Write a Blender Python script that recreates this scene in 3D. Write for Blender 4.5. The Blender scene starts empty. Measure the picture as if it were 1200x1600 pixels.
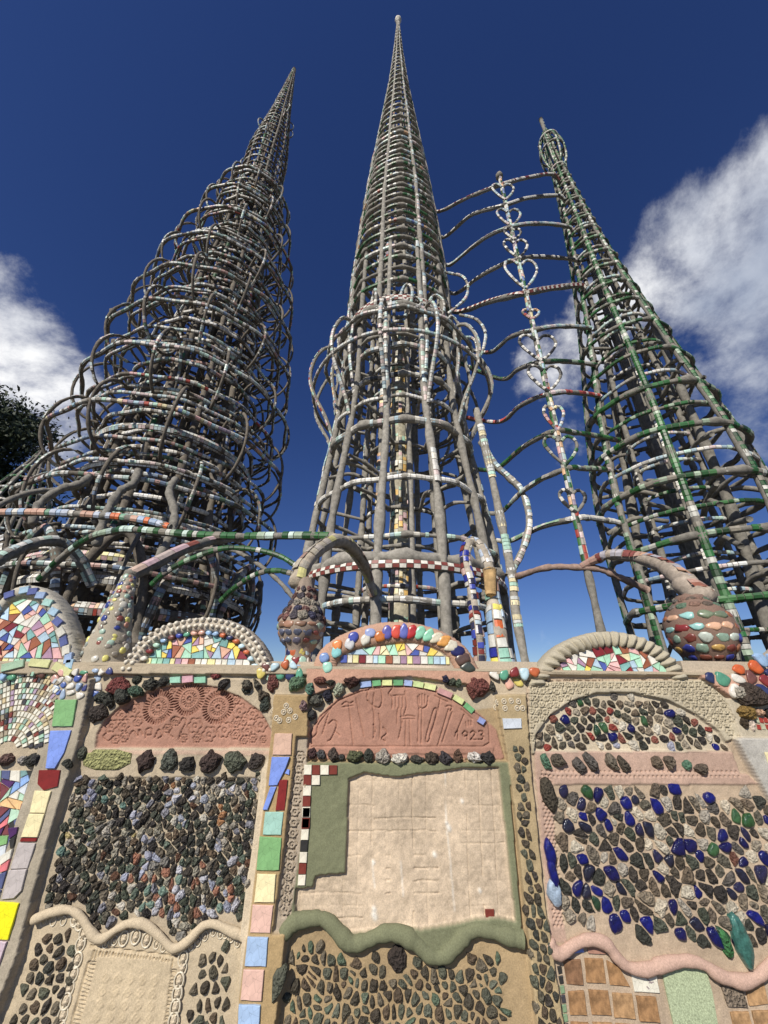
import bpy, math, random
import numpy as np
from math import sin, cos, pi, radians
random.seed(7); rng = np.random.default_rng(7)
S = bpy.context.scene
COL = S.collection
# ------------------------------------------------------------------ camera
FPX = 601.0; TH = math.atan(601/1240.); RHO = math.asin(20/1240.)
Fw = np.array([0, cos(TH), sin(TH)]); R0 = np.array([1., 0, 0]); U0 = np.array([0, -sin(TH), cos(TH)])
Rt = R0*cos(RHO)+U0*sin(RHO); Up = U0*cos(RHO)-R0*sin(RHO)
CAM = np.array([0, 0, 1.6])
from mathutils import Matrix
cd = bpy.data.cameras.new('camera'); cam = bpy.data.objects.new('camera', cd); COL.objects.link(cam)
m = Matrix.Identity(4)
for i in range(3):
    m[i][0] = Rt[i]; m[i][1] = Up[i]; m[i][2] = -Fw[i]; m[i][3] = CAM[i]
cam.matrix_world = m
cd.sensor_fit = 'VERTICAL'; cd.sensor_height = 36; cd.lens = 36*FPX/1600; cd.clip_end = 3000; cd.clip_start = .05
S.camera = cam

def ray(px, py): return Fw*FPX+Rt*(px-600)+Up*(800-py)
def W(px, py, Y=2.5):
    d = ray(px, py); return CAM+d*(Y/d[1])
def proj(p):
    v = np.asarray(p, float)-CAM; z = v@Fw
    return 600+FPX*(v@Rt)/z, 800-FPX*(v@Up)/z
# ------------------------------------------------------------------ world and sun
SUN_EL = radians(36); SUN_AZ = radians(27)      # sun behind the camera, to its left
sd = np.array([-sin(SUN_AZ)*cos(SUN_EL), -cos(SUN_AZ)*cos(SUN_EL), sin(SUN_EL)])
w = bpy.data.worlds.new('World'); S.world = w; w.use_nodes = True
nt = w.node_tree; N = nt.nodes; L = nt.links; N.clear()
out = N.new('ShaderNodeOutputWorld')
sky = N.new('ShaderNodeTexSky'); sky.sky_type = 'NISHITA'; sky.sun_disc = False
sky.sun_elevation = SUN_EL; sky.sun_rotation = math.atan2(sd[0], sd[1]) % (2*pi)
sky.altitude = 900; sky.air_density = 1.0; sky.dust_density = .25; sky.ozone_density = 3.5
bgs = N.new('ShaderNodeBackground'); bgs.inputs[1].default_value = .077
hsv = N.new('ShaderNodeHueSaturation'); hsv.inputs['Saturation'].default_value = 1.2; hsv.inputs['Hue'].default_value = .519
L.new(sky.outputs[0], hsv.inputs['Color']); L.new(hsv.outputs[0], bgs.inputs[0])
tc = N.new('ShaderNodeTexCoord')
def mth(op, a, b=None, c=None):
    n = N.new('ShaderNodeMath'); n.operation = op
    for i, v in enumerate((a, b, c)):
        if v is None: continue
        if isinstance(v, (int, float)): n.inputs[i].default_value = v
        else: L.new(v, n.inputs[i])
    return n.outputs[0]
wn = N.new('ShaderNodeTexNoise'); wn.inputs['Scale'].default_value = 2.7; wn.inputs['Detail'].default_value = 15; wn.inputs['Roughness'].default_value = .64
wn.inputs['Distortion'].default_value = .15
L.new(tc.outputs['Generated'], wn.inputs['Vector'])
wn2 = N.new('ShaderNodeTexNoise'); wn2.inputs['Scale'].default_value = 2.2; wn2.inputs['Detail'].default_value = 9
L.new(tc.outputs['Generated'], wn2.inputs['Vector'])
# cumulus banks: each one a direction, an angular size and a weight
lobes = [(1170, 350, 9, .95), (1090, 430, 8, .85), (1260, 300, 9, .95), (1010, 500, 8, .8), (1150, 540, 10, .85), (900, 570, 8, .8), (920, 670, 7, .62), (1230, 680, 8, .6), (1330, 420, 12, .9),
         (5, 450, 4.5, .85), (35, 515, 5.5, .95), (85, 590, 5.5, .7), (-50, 520, 7, .9), (60, 660, 6, .62), (130, 540, 4, .55), (-200, 600, 14, .8), (860, 480, 4, .35), (860, 800, 4, .36), (830, 990, 3.5, .32), (1420, 800, 12, .5)]
acc = None
for px, py, deg, wt in lobes:
    d = ray(px, py); d = d/np.linalg.norm(d)
    vm = N.new('ShaderNodeVectorMath'); vm.operation = 'DOT_PRODUCT'; L.new(tc.outputs['Generated'], vm.inputs[0]); vm.inputs[1].default_value = tuple(d)
    mr = N.new('ShaderNodeMapRange'); mr.interpolation_type = 'SMOOTHSTEP'
    mr.inputs['From Min'].default_value = cos(radians(deg*1.35)); mr.inputs['From Max'].default_value = 1
    mr.inputs['To Max'].default_value = wt; L.new(vm.outputs['Value'], mr.inputs['Value'])
    acc = mr.outputs[0] if acc is None else mth('MAXIMUM', acc, mr.outputs[0])
dens = mth('ADD', acc, mth('MULTIPLY', mth('SUBTRACT', wn.outputs[0], .5), 3.0))
cm = N.new('ShaderNodeMapRange'); cm.interpolation_type = 'SMOOTHSTEP'; cm.inputs['From Min'].default_value = .36; cm.inputs['From Max'].default_value = 1.0
L.new(dens, cm.inputs['Value'])
cmask = mth('MULTIPLY', cm.outputs[0], mth('MINIMUM', mth('MULTIPLY', acc, 4.), 1.))
cr = N.new('ShaderNodeMapRange'); cr.inputs['From Min'].default_value = .36; cr.inputs['From Max'].default_value = .6; L.new(wn2.outputs[0], cr.inputs['Value'])
cmix = N.new('ShaderNodeMix'); cmix.data_type = 'RGBA'; L.new(cr.outputs[0], cmix.inputs['Factor'])
cmix.inputs['A'].default_value = (.36, .41, .52, 1); cmix.inputs['B'].default_value = (1., 1., 1., 1)
bgc = N.new('ShaderNodeBackground'); L.new(cmix.outputs['Result'], bgc.inputs[0]); bgc.inputs[1].default_value = 1.05
mx = N.new('ShaderNodeMixShader'); L.new(cmask, mx.inputs[0]); L.new(bgs.outputs[0], mx.inputs[1]); L.new(bgc.outputs[0], mx.inputs[2])
L.new(mx.outputs[0], out.inputs[0])
sl = bpy.data.lights.new('sun', 'SUN'); sl.energy = 5; sl.angle = radians(.5); sl.color = (1, .93, .82)
so = bpy.data.objects.new('sun', sl); COL.objects.link(so)
from mathutils import Vector
so.rotation_euler = Vector(tuple(sd)).to_track_quat('Z', 'Y').to_euler(); so.location = (-4, -6, 12)
S.view_settings.view_transform = 'Standard'; S.view_settings.look = 'None'; S.view_settings.exposure = 0.06; S.view_settings.gamma = 1
S.render.engine = 'CYCLES'
# ------------------------------------------------------------------ materials
def mat(name, rough=.85, nscale=18, ncon=.35, bump=.3, bscale=60, bdist=.004, spec=.4, coat=0, tint=None, vor=False, crackle=False):
    m = bpy.data.materials.new(name); m.use_nodes = True; t = m.node_tree; n = t.nodes; l = t.links
    b = n['Principled BSDF']; b.inputs['Roughness'].default_value = rough
    b.inputs['Specular IOR Level'].default_value = spec; b.inputs['Coat Weight'].default_value = coat
    c = n.new('ShaderNodeTexCoord')
    if tint: at = n.new('ShaderNodeRGB'); at.outputs[0].default_value = (*tint, 1)
    else: at = n.new('ShaderNodeAttribute'); at.attribute_name = 'Col'
    a = n.new('ShaderNodeTexNoise'); a.inputs['Scale'].default_value = nscale; a.inputs['Detail'].default_value = 8; a.inputs['Roughness'].default_value = .65
    l.new(c.outputs['Object'], a.inputs['Vector'])
    mr = n.new('ShaderNodeMapRange'); mr.inputs['From Min'].default_value = .3; mr.inputs['From Max'].default_value = .7
    mr.inputs['To Min'].default_value = 1-ncon; mr.inputs['To Max'].default_value = 1+ncon; l.new(a.outputs[0], mr.inputs['Value'])
    vm = n.new('ShaderNodeVectorMath'); vm.operation = 'SCALE'; l.new(at.outputs[0], vm.inputs[0]); l.new(mr.outputs[0], vm.inputs['Scale'])
    if crackle:
        cv = n.new('ShaderNodeTexVoronoi'); cv.feature = 'DISTANCE_TO_EDGE'; cv.inputs['Scale'].default_value = 42; nn_ = n.new('ShaderNodeTexNoise'); nn_.inputs['Scale'].default_value = 4; l.new(c.outputs['Object'], nn_.inputs['Vector'])
        mv = n.new('ShaderNodeMix'); mv.data_type = 'RGBA'; mv.inputs['Factor'].default_value = .12; l.new(c.outputs['Object'], mv.inputs['A']); l.new(nn_.outputs['Color'], mv.inputs['B']); l.new(mv.outputs['Result'], cv.inputs['Vector'])
        cm_ = n.new('ShaderNodeMapRange'); cm_.inputs['From Max'].default_value = .035; cm_.inputs['To Min'].default_value = .72; cm_.inputs['To Max'].default_value = 1; l.new(cv.outputs['Distance'], cm_.inputs['Value'])
        v2 = n.new('ShaderNodeVectorMath'); v2.operation = 'SCALE'; l.new(vm.outputs[0], v2.inputs[0]); l.new(cm_.outputs[0], v2.inputs['Scale']); vm = v2
    l.new(vm.outputs[0], b.inputs['Base Color'])
    if vor:
        d = n.new('ShaderNodeTexVoronoi'); d.inputs['Scale'].default_value = bscale
        n2 = n.new('ShaderNodeTexNoise'); n2.inputs['Scale'].default_value = bscale*1.6; n2.inputs['Detail'].default_value = 6; l.new(c.outputs['Object'], n2.inputs['Vector'])
        ad = n.new('ShaderNodeMath'); ad.operation = 'ADD'; l.new(d.outputs['Distance'], ad.inputs[0]); l.new(n2.outputs[0], ad.inputs[1]); h = ad.outputs[0]
    else:
        d = n.new('ShaderNodeTexNoise'); d.inputs['Scale'].default_value = bscale; d.inputs['Detail'].default_value = 8; d.inputs['Roughness'].default_value = .7; h = d.outputs[0]
    l.new(c.outputs['Object'], d.inputs['Vector'])
    bp = n.new('ShaderNodeBump'); bp.inputs['Strength'].default_value = bump; bp.inputs['Distance'].default_value = bdist
    l.new(h, bp.inputs['Height']); l.new(bp.outputs[0], b.inputs['Normal'])
    return m
M_CEM = mat('cement', .92, 16, .4, 1., 90, .009)
M_WALL = mat('wall_mortar', .95, 170, .24, .7, 260, .0035)
M_STONE = mat('rough_stone', .8, 55, .6, 1.0, 75, .014, vor=True)
M_PEB = mat('pebble_stone', .72, 60, .5, .9, 95, .008, vor=True)
M_TILE = mat('glazed_tile', .3, 16, .2, .3, 45, .003, .5, .15, crackle=True)
M_CHIP = mat('mosaic_glaze', .48, 25, .25, .2, 60, .003, .5)
M_BRN = mat('worn_brown_tile', .55, 22, .75, .5, 60, .004)
M_GLASS = mat('bottle_glass', .1, 45, .6, .8, 60, .006, .6, .3)
M_LEAF = mat('tree_leaf', .6, 3, .5, .2, 40, .01)
M_BARK = mat('bark', .95, 6, .4, .9, 22, .03)
M_GROUND = mat('ground_cement', .95, 2.2, .25, .6, 40, .01, tint=(.13, .12, .10))

# ------------------------------------------------------------------ mesh builder
class MB:
    def __init__(s): s.v = []; s.f3 = []; s.f4 = []; s.c = []; s.n = 0
    def add(s, v, q=None, t=None, col=(.4, .38, .33)):
        v = np.asarray(v, np.float32).reshape(-1, 3)
        if q is not None and len(q): s.f4.append(np.asarray(q, np.int64).reshape(-1, 4)+s.n)
        if t is not None and len(t): s.f3.append(np.asarray(t, np.int64).reshape(-1, 3)+s.n)
        c = np.asarray(col, np.float32)
        if c.ndim == 1: c = np.tile(c, (len(v), 1))
        s.v.append(v); s.c.append(c); s.n += len(v)
    def mesh(s, name, material, origin=(0, 0, 0), smooth=True):
        v = np.concatenate(s.v)-np.array(origin, np.float32); c = np.concatenate(s.c)
        q = np.concatenate(s.f4) if s.f4 else np.zeros((0, 4), int); t = np.concatenate(s.f3) if s.f3 else np.zeros((0, 3), int)
        me = bpy.data.meshes.new(name)
        me.vertices.add(len(v)); me.vertices.foreach_set('co', v.ravel())
        nl = q.size+t.size; me.loops.add(nl); me.loops.foreach_set('vertex_index', np.concatenate([q.ravel(), t.ravel()]).astype(np.int32))
        me.polygons.add(len(q)+len(t))
        st = np.concatenate([np.arange(len(q))*4, q.size+np.arange(len(t))*3]).astype(np.int32)
        me.polygons.foreach_set('loop_start', st)
        me.polygons.foreach_set('use_smooth', np.full(len(q)+len(t), bool(smooth)))
        a = me.color_attributes.new('Col', 'FLOAT_COLOR', 'POINT')
        a.data.foreach_set('color', np.concatenate([c, np.ones((len(c), 1), np.float32)], 1).ravel())
        me.materials.append(material); me.update(); me.validate()
        return me
def obj(name, mb, material, parent=None, origin=None, smooth=True, kind=None):
    org = tuple(origin) if origin is not None else (tuple(parent['_o']) if parent is not None and '_o' in parent else (0, 0, 0))
    o = bpy.data.objects.new(name, mb.mesh(name, material, org, smooth)); COL.objects.link(o)
    if parent is not None: o.parent = parent
    elif origin is not None: o.location = origin
    if kind: o['kind'] = kind
    return o
ROOTS = []
def thing(name, loc, label, cat, group=None):
    o = bpy.data.objects.new(name, None); o.location = loc; COL.objects.link(o); o['_o'] = list(loc)
    o['label'] = label; o['category'] = cat; o.empty_display_size = .2
    if group: o['group'] = group
    ROOTS.append(o); return o

def smooth_curve(pts, n=40, closed=False):
    p = np.asarray(pts, float); k = len(p)
    if closed: q = np.concatenate([p[-1:], p, p[:2]]); segs = k
    else: q = np.concatenate([2*p[:1]-p[1:2], p, 2*p[-1:]-p[-2:-1]]); segs = k-1
    t = np.linspace(0, segs, n, endpoint=not closed); i = np.minimum(t.astype(int), segs-1); u = (t-i)[:, None]
    a, b, c, d = q[i], q[i+1], q[i+2], q[i+3]
    return .5*((2*b)+(-a+c)*u+(2*a-5*b+4*c-d)*u*u+(-a+3*b-3*c+d)*u**3)
def frames(p, up=None, closed=False):
    if closed: t = np.roll(p, -1, 0)-np.roll(p, 1, 0)
    else: t = np.gradient(p, axis=0)
    t /= np.linalg.norm(t, axis=1)[:, None]+1e-9
    if up is None:
        up = np.array([0.13, -1, .05]) if abs(np.mean(t[:, 1])) < .8 else np.array([0, 0, 1.])
    up = np.broadcast_to(np.asarray(up, float), p.shape)
    o = up-t*np.sum(up*t, 1)[:, None]; o /= np.linalg.norm(o, axis=1)[:, None]+1e-9
    b = np.cross(t, o); return t, o, b
CEM = (.21, .198, .172); TAN = (.42, .34, .25)
def tube(mb, p, r, seg=8, closed=False, up=None, col=CEM, kz=1., rough=.11):
    n = len(p); t, o, b = frames(p, up, closed); r = np.broadcast_to(np.asarray(r, float), (n,))
    ph = rng.uniform(0, 6.28, 3); x = np.arange(n)
    rr = r*(1+rough*(np.sin(x*.9+ph[0])+.7*np.sin(x*1.7+ph[1])+rng.uniform(-.8, .8, n)))
    a = np.linspace(0, 2*pi, seg, endpoint=False)
    V = p[:, None]+rr[:, None, None]*(np.cos(a)[None, :, None]*o[:, None]+kz*np.sin(a)[None, :, None]*b[:, None])
    V = V+rng.normal(0, .02, V.shape)*r[:, None, None]
    i = np.arange(n if closed else n-1)[:, None]; j = np.arange(seg)[None]
    i2 = (i+1) % n; j2 = (j+1) % seg
    q = np.stack([i*seg+j, i2*seg+j, i2*seg+j2, i*seg+j2], -1).reshape(-1, 4)
    start = mb.n; mb.add(V, q, None, col)
    if not closed:
        for e, base in ((0, 0), (n-1, (n-1)*seg)):
            c = p[e]+(-t[e] if e == 0 else t[e])*rr[e]*.5
            k = mb.n; mb.add(c[None], None, None, col)
            b0 = start+base; tr = [[b0+jj, b0+(jj+1) % seg, k] for jj in range(seg)]
            mb.f3.append(np.array(tr))
MIXED = [(.7, .68, .63), (.42, .62, .5), (.62, .38, .36), (.68, .6, .36), (.6, .6, .56), (.6, .6, .56), (.14, .2, .4), (.35, .5, .58), (.35, .06, .04), (.6, .38, .22), (.3, .28, .24), (.3, .25, .32)]
GREEN = [(.015, .07, .02), (.02, .10, .025), (.03, .13, .04), (.05, .15, .05), (.02, .05, .02), (.02, .08, .02), (.3, .38, .28), (.5, .5, .45), (.22, .2, .16)]
WHITE = [(.75, .73, .67), (.66, .64, .58), (.78, .77, .74)]
PALE = [(.6, .62, .6), (.5, .6, .6), (.45, .6, .52), (.66, .63, .55), (.6, .48, .46), (.36, .34, .3), (.3, .4, .45), (.62, .6, .56)]
MAROW = [(.68, .65, .58), (.2, .05, .04)]
BW = [(.68, .66, .6), (.03, .03, .03)]
PASTEL = [(.4, .68, .5), (.4, .68, .5), (.72, .42, .42), (.75, .46, .44), (.8, .7, .42), (.8, .6, .12), (.4, .25, .36), (.2, .02, .025), (.07, .1, .35), (.45, .6, .72), (.74, .71, .64), (.74, .71, .64), (.78, .46, .32), (.2, .4, .38), (.3, .1, .05)]
def pick(pal): 
    c = np.array(random.choice(pal)); return np.clip(c*random.uniform(.85, 1.12), 0, .85)
def chips(mb, p, rad, up, pal, ln=.06, gap=.008, th=.006, A=1.15, cover=.85, closed=False, rows=1, kz=1., seq=False, a0=0., patchy=False):
    """glazed chips pressed round the outer side of a tube"""
    pp = np.concatenate([p, p[:1]]) if closed else p
    t, o, b = frames(pp if not closed else p, up if not closed else up, closed)
    if closed: t = np.concatenate([t, t[:1]]); o = np.concatenate([o, o[:1]]); b = np.concatenate([b, b[:1]])
    rr = np.broadcast_to(np.asarray(rad, float), (len(p),)); rr = np.concatenate([rr, rr[:1]]) if closed else rr
    s = np.concatenate([[0], np.cumsum(np.linalg.norm(np.diff(pp, axis=0), axis=1))])
    pos = 0; i = 0; on = True; left = 0
    def at(x): return [np.array([np.interp(x, s, A_[:, k]) for k in range(3)]) for A_ in (pp, o, b)]+[np.interp(x, s, rr)]
    P0 = []; cols = []
    while pos+ln*.5 < s[-1]:
        l = ln*(random.uniform(.7, 1.35) if not seq else 1)
        if patchy:
            left -= 1
            if left < 0: on = not on if random.random() < .75 else on; left = random.randint(3, 9)
        if on and (random.random() < cover or seq): P0.append((pos, min(pos+l, s[-1]), i))
        pos += l+gap; i += 1
    if not P0: return
    x0 = np.array([q[0] for q in P0]); x1 = np.array([q[1] for q in P0])
    def itp(x, A_): return np.stack([np.interp(x, s, A_[:, k]) for k in range(3)], -1)
    E = [(itp(x, pp), itp(x, o), itp(x, b), np.interp(x, s, rr)) for x in (x0, x1)]
    for row in range(rows):
        w = 2*A/rows; ga = .06*w
        aa = a0+np.linspace(-A+row*w+ga, -A+(row+1)*w-ga, 4 if rows == 1 else 2); na = len(aa)
        th_ = th*rng.uniform(.6, 1.5, len(P0))
        V = []
        for (c, oo, bb, r_) in E:
            for off in (-.02, 1.):
                R_ = r_*1.0+(th_ if off == 1. else 0)*1.
                V.append(c[:, None]+R_[:, None, None]*(np.cos(aa)[None, :, None]*oo[:, None]+kz*np.sin(aa)[None, :, None]*bb[:, None]))
        V = np.stack(V, 1)            # nchip, 4(e0in,e0out,e1in,e1out), na, 3
        n = len(P0); idx = np.arange(4*na).reshape(4, na); q = []
        for k in range(na-1): q.append([idx[1, k], idx[3, k], idx[3, k+1], idx[1, k+1]]); q.append([idx[0, k], idx[1, k], idx[1, k+1], idx[0, k+1]]); q.append([idx[2, k+1], idx[3, k+1], idx[3, k], idx[2, k]])
        q.append([idx[0, 0], idx[2, 0], idx[3, 0], idx[1, 0]]); q.append([idx[0, -1], idx[1, -1], idx[3, -1], idx[2, -1]])
        Q = (np.array(q)[None]+(np.arange(n)*4*na)[:, None, None]).reshape(-1, 4)
        if seq: C = np.array([pal[(q_[2]+row) % len(pal)] for q_ in P0])
        else: C = np.array([pick(pal) for _ in P0])
        mb.add(V.reshape(-1, 3), Q, None, np.repeat(C, 4*na, 0))

# ================================================================== GROUND
g = MB(); g.add([(-400, -300, 0), (400, -300, 0), (400, 900, 0), (-400, 900, 0)], [[0, 1, 2, 3]]); go = obj('ground', g, M_GROUND, kind='structure')

# ================================================================== THE MOSAIC WALL
WY = 2.5
wall = thing('mosaic_wall', (0, 2.6, 0), 'waist-to-head-high cement wall with scalloped arches, encrusted with stones, glass, tiles and shells', 'wall')
def uv(px, py):
    p = W(px, py, WY); return (p[0], p[2])
def UV(l): return np.array([uv(*q) for q in l])
def cr(l, k, ox, oy): return [(ox+a/k, oy+b/k) for a, b in l]
U_0, U_1, V_0, V_1, DX = -2.75, 2.75, .12, 1.755, .0042
gu = np.arange(U_0, U_1, DX); gv = np.arange(V_0, V_1, DX); GU, GV = np.meshgrid(gu, gv)
def inside(poly, X, Y):
    r = np.zeros(X.shape, bool); n = len(poly)
    for i in range(n):
        x1, y1 = poly[i]; x2, y2 = poly[(i+1) % n]
        if y1 == y2: continue
        c = ((y1 > Y) != (y2 > Y)) & (X < (x2-x1)*(Y-y1)/(y2-y1)+x1); r ^= c
    return r
def pdist(pl, X, Y, closed=False):
    d = np.full(X.shape, 9.); n = len(pl)
    for i in range(n if closed else n-1):
        a = np.array(pl[i]); b = np.array(pl[(i+1) % n]); ab = b-a; L2 = ab@ab+1e-12
        t = np.clip(((X-a[0])*ab[0]+(Y-a[1])*ab[1])/L2, 0, 1)
        d = np.minimum(d, np.hypot(X-a[0]-t*ab[0], Y-a[1]-t*ab[1]))
    return d
def fbm(X, Y, sc, seed, oct=4):
    r = np.zeros(X.shape); rg = np.random.default_rng(seed); am = 1.
    for o_ in range(oct):
        g_ = rg.uniform(-1, 1, (256, 256)); x = X*sc+rg.uniform(0, 50)+60; y = Y*sc+rg.uniform(0, 50)+60
        xi = np.floor(x).astype(int); yi = np.floor(y).astype(int); fx = x-xi; fy = y-yi; fx = fx*fx*(3-2*fx); fy = fy*fy*(3-2*fy)
        a, b = xi % 256, yi % 256; a2, b2 = (xi+1) % 256, (yi+1) % 256
        r += am*((g_[a, b]*(1-fx)+g_[a2, b]*fx)*(1-fy)+(g_[a, b2]*(1-fx)+g_[a2, b2]*fx)*fy); am *= .5; sc *= 2.03
    return r
H = np.zeros(GU.shape); GR = np.zeros(GU.shape); C3 = np.zeros(GU.shape+(3,)); REG = np.zeros(GU.shape, int)
SAND = (.43, .36, .26); BROWN = (.44, .31, .16); TERRA = (.37, .20, .145); OLIVE = (.17, .18, .105); PINK = (.43, .30, .235); BEIGE = (.51, .41, .30); GREY = (.4, .375, .32)
C3[:] = SAND
def region(pl, h=None, col=None, reg=None, raw=False):
    poly = pl if raw else UV(pl); msk = inside(poly, GU, GV)
    if h is not None: H[msk] = h
    if col is not None: C3[msk] = col
    if reg is not None: REG[msk] = reg
    return msk
def groove(pl, w_, dep, closed=False, raw=False, msk=None, col=None):
    poly = pl if raw else UV(pl)
    x0, y0 = poly.min(0)-.05; x1, y1 = poly.max(0)+.05
    i0, i1 = np.searchsorted(gv, [y0, y1]); j0, j1 = np.searchsorted(gu, [x0, x1])
    if i1 <= i0 or j1 <= j0: return
    d = pdist(poly, GU[i0:i1, j0:j1], GV[i0:i1, j0:j1], closed)
    k = np.clip(1-d/w_, 0, 1); k = k*k*(3-2*k)
    GR[i0:i1, j0:j1] = np.maximum(GR[i0:i1, j0:j1], dep*k*2.5) if dep > 0 else np.minimum(GR[i0:i1, j0:j1], dep*k)
    if col is not None: C3[i0:i1, j0:j1] = C3[i0:i1, j0:j1]*(1-k[..., None])+np.array(col)*k[..., None]
def circ(cx, cy, r, n=20, sq=1.): return np.array([(cx+r*cos(2*pi*i/n), cy+sq*r*sin(2*pi*i/n)) for i in range(n)])
PX = 1/267.        # metres per photo pixel near eye level on the wall
def flower(px, py, r, pet=6, dep=.005, w_=.004):
    cx, cy = uv(px, py); r = r*PX
    n = 40; pts = np.array([(cx+r*(.72+.28*abs(cos(pet*a/2)))*cos(a), cy+r*(.72+.28*abs(cos(pet*a/2)))*sin(a)) for a in np.linspace(0, 2*pi, n, endpoint=False)])
    groove(pts, w_, dep, True, True); groove(circ(cx, cy, r*.3, 8), w_*.9, dep, True, True)
# base colours per bay
region([(-200, 1040), (130, 1040), (95, 1200), (20, 1600), (-300, 1700)], 0, SAND)
region([(425, 1150), (455, 1440), (420, 1700), (880, 1700), (830, 1400), (815, 1100)], 0, (.36, .265, .15))
region([(820, 1050), (1300, 1050), (1400, 1700), (890, 1700), (830, 1200)], 0, (.42, .33, .24))
R3 = cr([(1400, 860), (1270, 830), (1200, 900), (1130, 965), (1050, 985), (950, 955), (880, 908), (800, 890), (700, 905), (620, 930), (540, 922), (480, 875), (430, 812), (360, 792), (290, 810), (230, 852), (195, 850), (165, 800)], 3, 800, 1200)
bay3mort = region([(842, 1215), (1300, 1215)]+R3, .012, (.43, .335, .24))

# ledge under the arches
region([(-300, 1036), (1500, 1036), (1500, 1057), (-300, 1053)], .03, SAND)
region([(480, 1040), (760, 1045), (770, 1075), (640, 1058), (560, 1062), (480, 1090)], .03, (.47, .28, .2))
region([(1075, 1040), (1300, 1000), (1400, 1110), (1150, 1100), (1090, 1060)], .045, (.5, .3, .22))
# lunette panels
LUN1 = [(150, 1168), (153, 1146), (165, 1125), (190, 1102), (220, 1085), (255, 1073), (300, 1067), (340, 1074), (378, 1090), (408, 1112), (424, 1140), (424, 1168)]
region([(128, 1215), (128, 1165), (165, 1100), (235, 1060), (380, 1060), (425, 1110), (425, 1215)], .01, SAND)
region([(140, 1172), (424, 1172), (424, 1180), (140, 1178)], .012, (.5, .36, .27))
region(LUN1, -.004, TERRA, 1)
LUN2 = [(482, 1186), (484, 1145), (500, 1116), (525, 1092), (560, 1077), (600, 1069), (640, 1068), (685, 1078), (722, 1095), (750, 1116), (775, 1140), (788, 1186)]
region(LUN2, .008, TERRA, 2)
region([(484, 1166), (770, 1166), (770, 1178), (484, 1178)], .014, TERRA, 2)
m2 = UV(LUN2)
groove([(487, 1163), (486, 1145), (500, 1120), (530, 1094), (565, 1080), (605, 1073), (645, 1073), (690, 1083), (725, 1101), (763, 1130), (765, 1160), (755, 1166), (487, 1166)], .005, .005)
# stamped wheels and flowers on the first panel
for (cx, cy) in ((247, 1105), (295, 1092), (340, 1105)):
    c = uv(cx, cy); r = 23*PX
    for k in range(34):
        a = 2*pi*k/34
        groove(np.array([(c[0]+r*.74*cos(a), c[1]+r*.74*sin(a)), (c[0]+r*cos(a), c[1]+r*sin(a))]), .0042, .012, False, True, col=(.3, .14, .1))
        if k % 2 == 0: groove(np.array([(c[0]+r*.3*cos(a), c[1]+r*.3*sin(a)), (c[0]+r*.46*cos(a), c[1]+r*.46*sin(a))]), .004, .006, False, True)
    groove(circ(*c, r*.66, 26), .004, .003, True, True); groove(circ(*c, r*.52, 22), .004, .004, True, True); groove(circ(*c, r*.12, 8), .005, .006, True, True)
for q in ((208, 1111, 10), (193, 1134, 9), (215, 1128, 7), (189, 1118, 8), (173, 1135, 9), (193, 1153, 7), (180, 1156, 6), (304, 1134, 11), (326, 1148, 11), (350, 1141, 11), (373, 1111, 11), (394, 1116, 9),
          (407, 1133, 11), (386, 1142, 8), (368, 1130, 7), (380, 1128, 6), (381, 1157, 6), (395, 1154, 6), (368, 1148, 7), (307, 1154, 6), (286, 1154, 6), (260, 1139, 6), (275, 1128, 6), (411, 1156, 5), (322, 1078, 6), (268, 1079, 6), (368, 1094, 7)):
    flower(*q)
for s_ in ([(200, 1152), (207, 1142), (214, 1150), (217, 1140), (222, 1148)], [(226, 1154), (228, 1140), (236, 1139), (235, 1148), (228, 1149)], [(240, 1153), (247, 1140), (252, 1149), (246, 1154)],
           [(270, 1152), (262, 1147), (268, 1138), (266, 1126), (273, 1120), (279, 1123)], [(278, 1155), (284, 1140), (290, 1128), (285, 1122), (280, 1130)], [(165, 1145), (160, 1152), (168, 1158), (176, 1150)]):
    groove(smooth_curve(np.c_[UV(s_), np.zeros(len(s_))], 24)[:, :2], .0045, .006, False, True)
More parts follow.
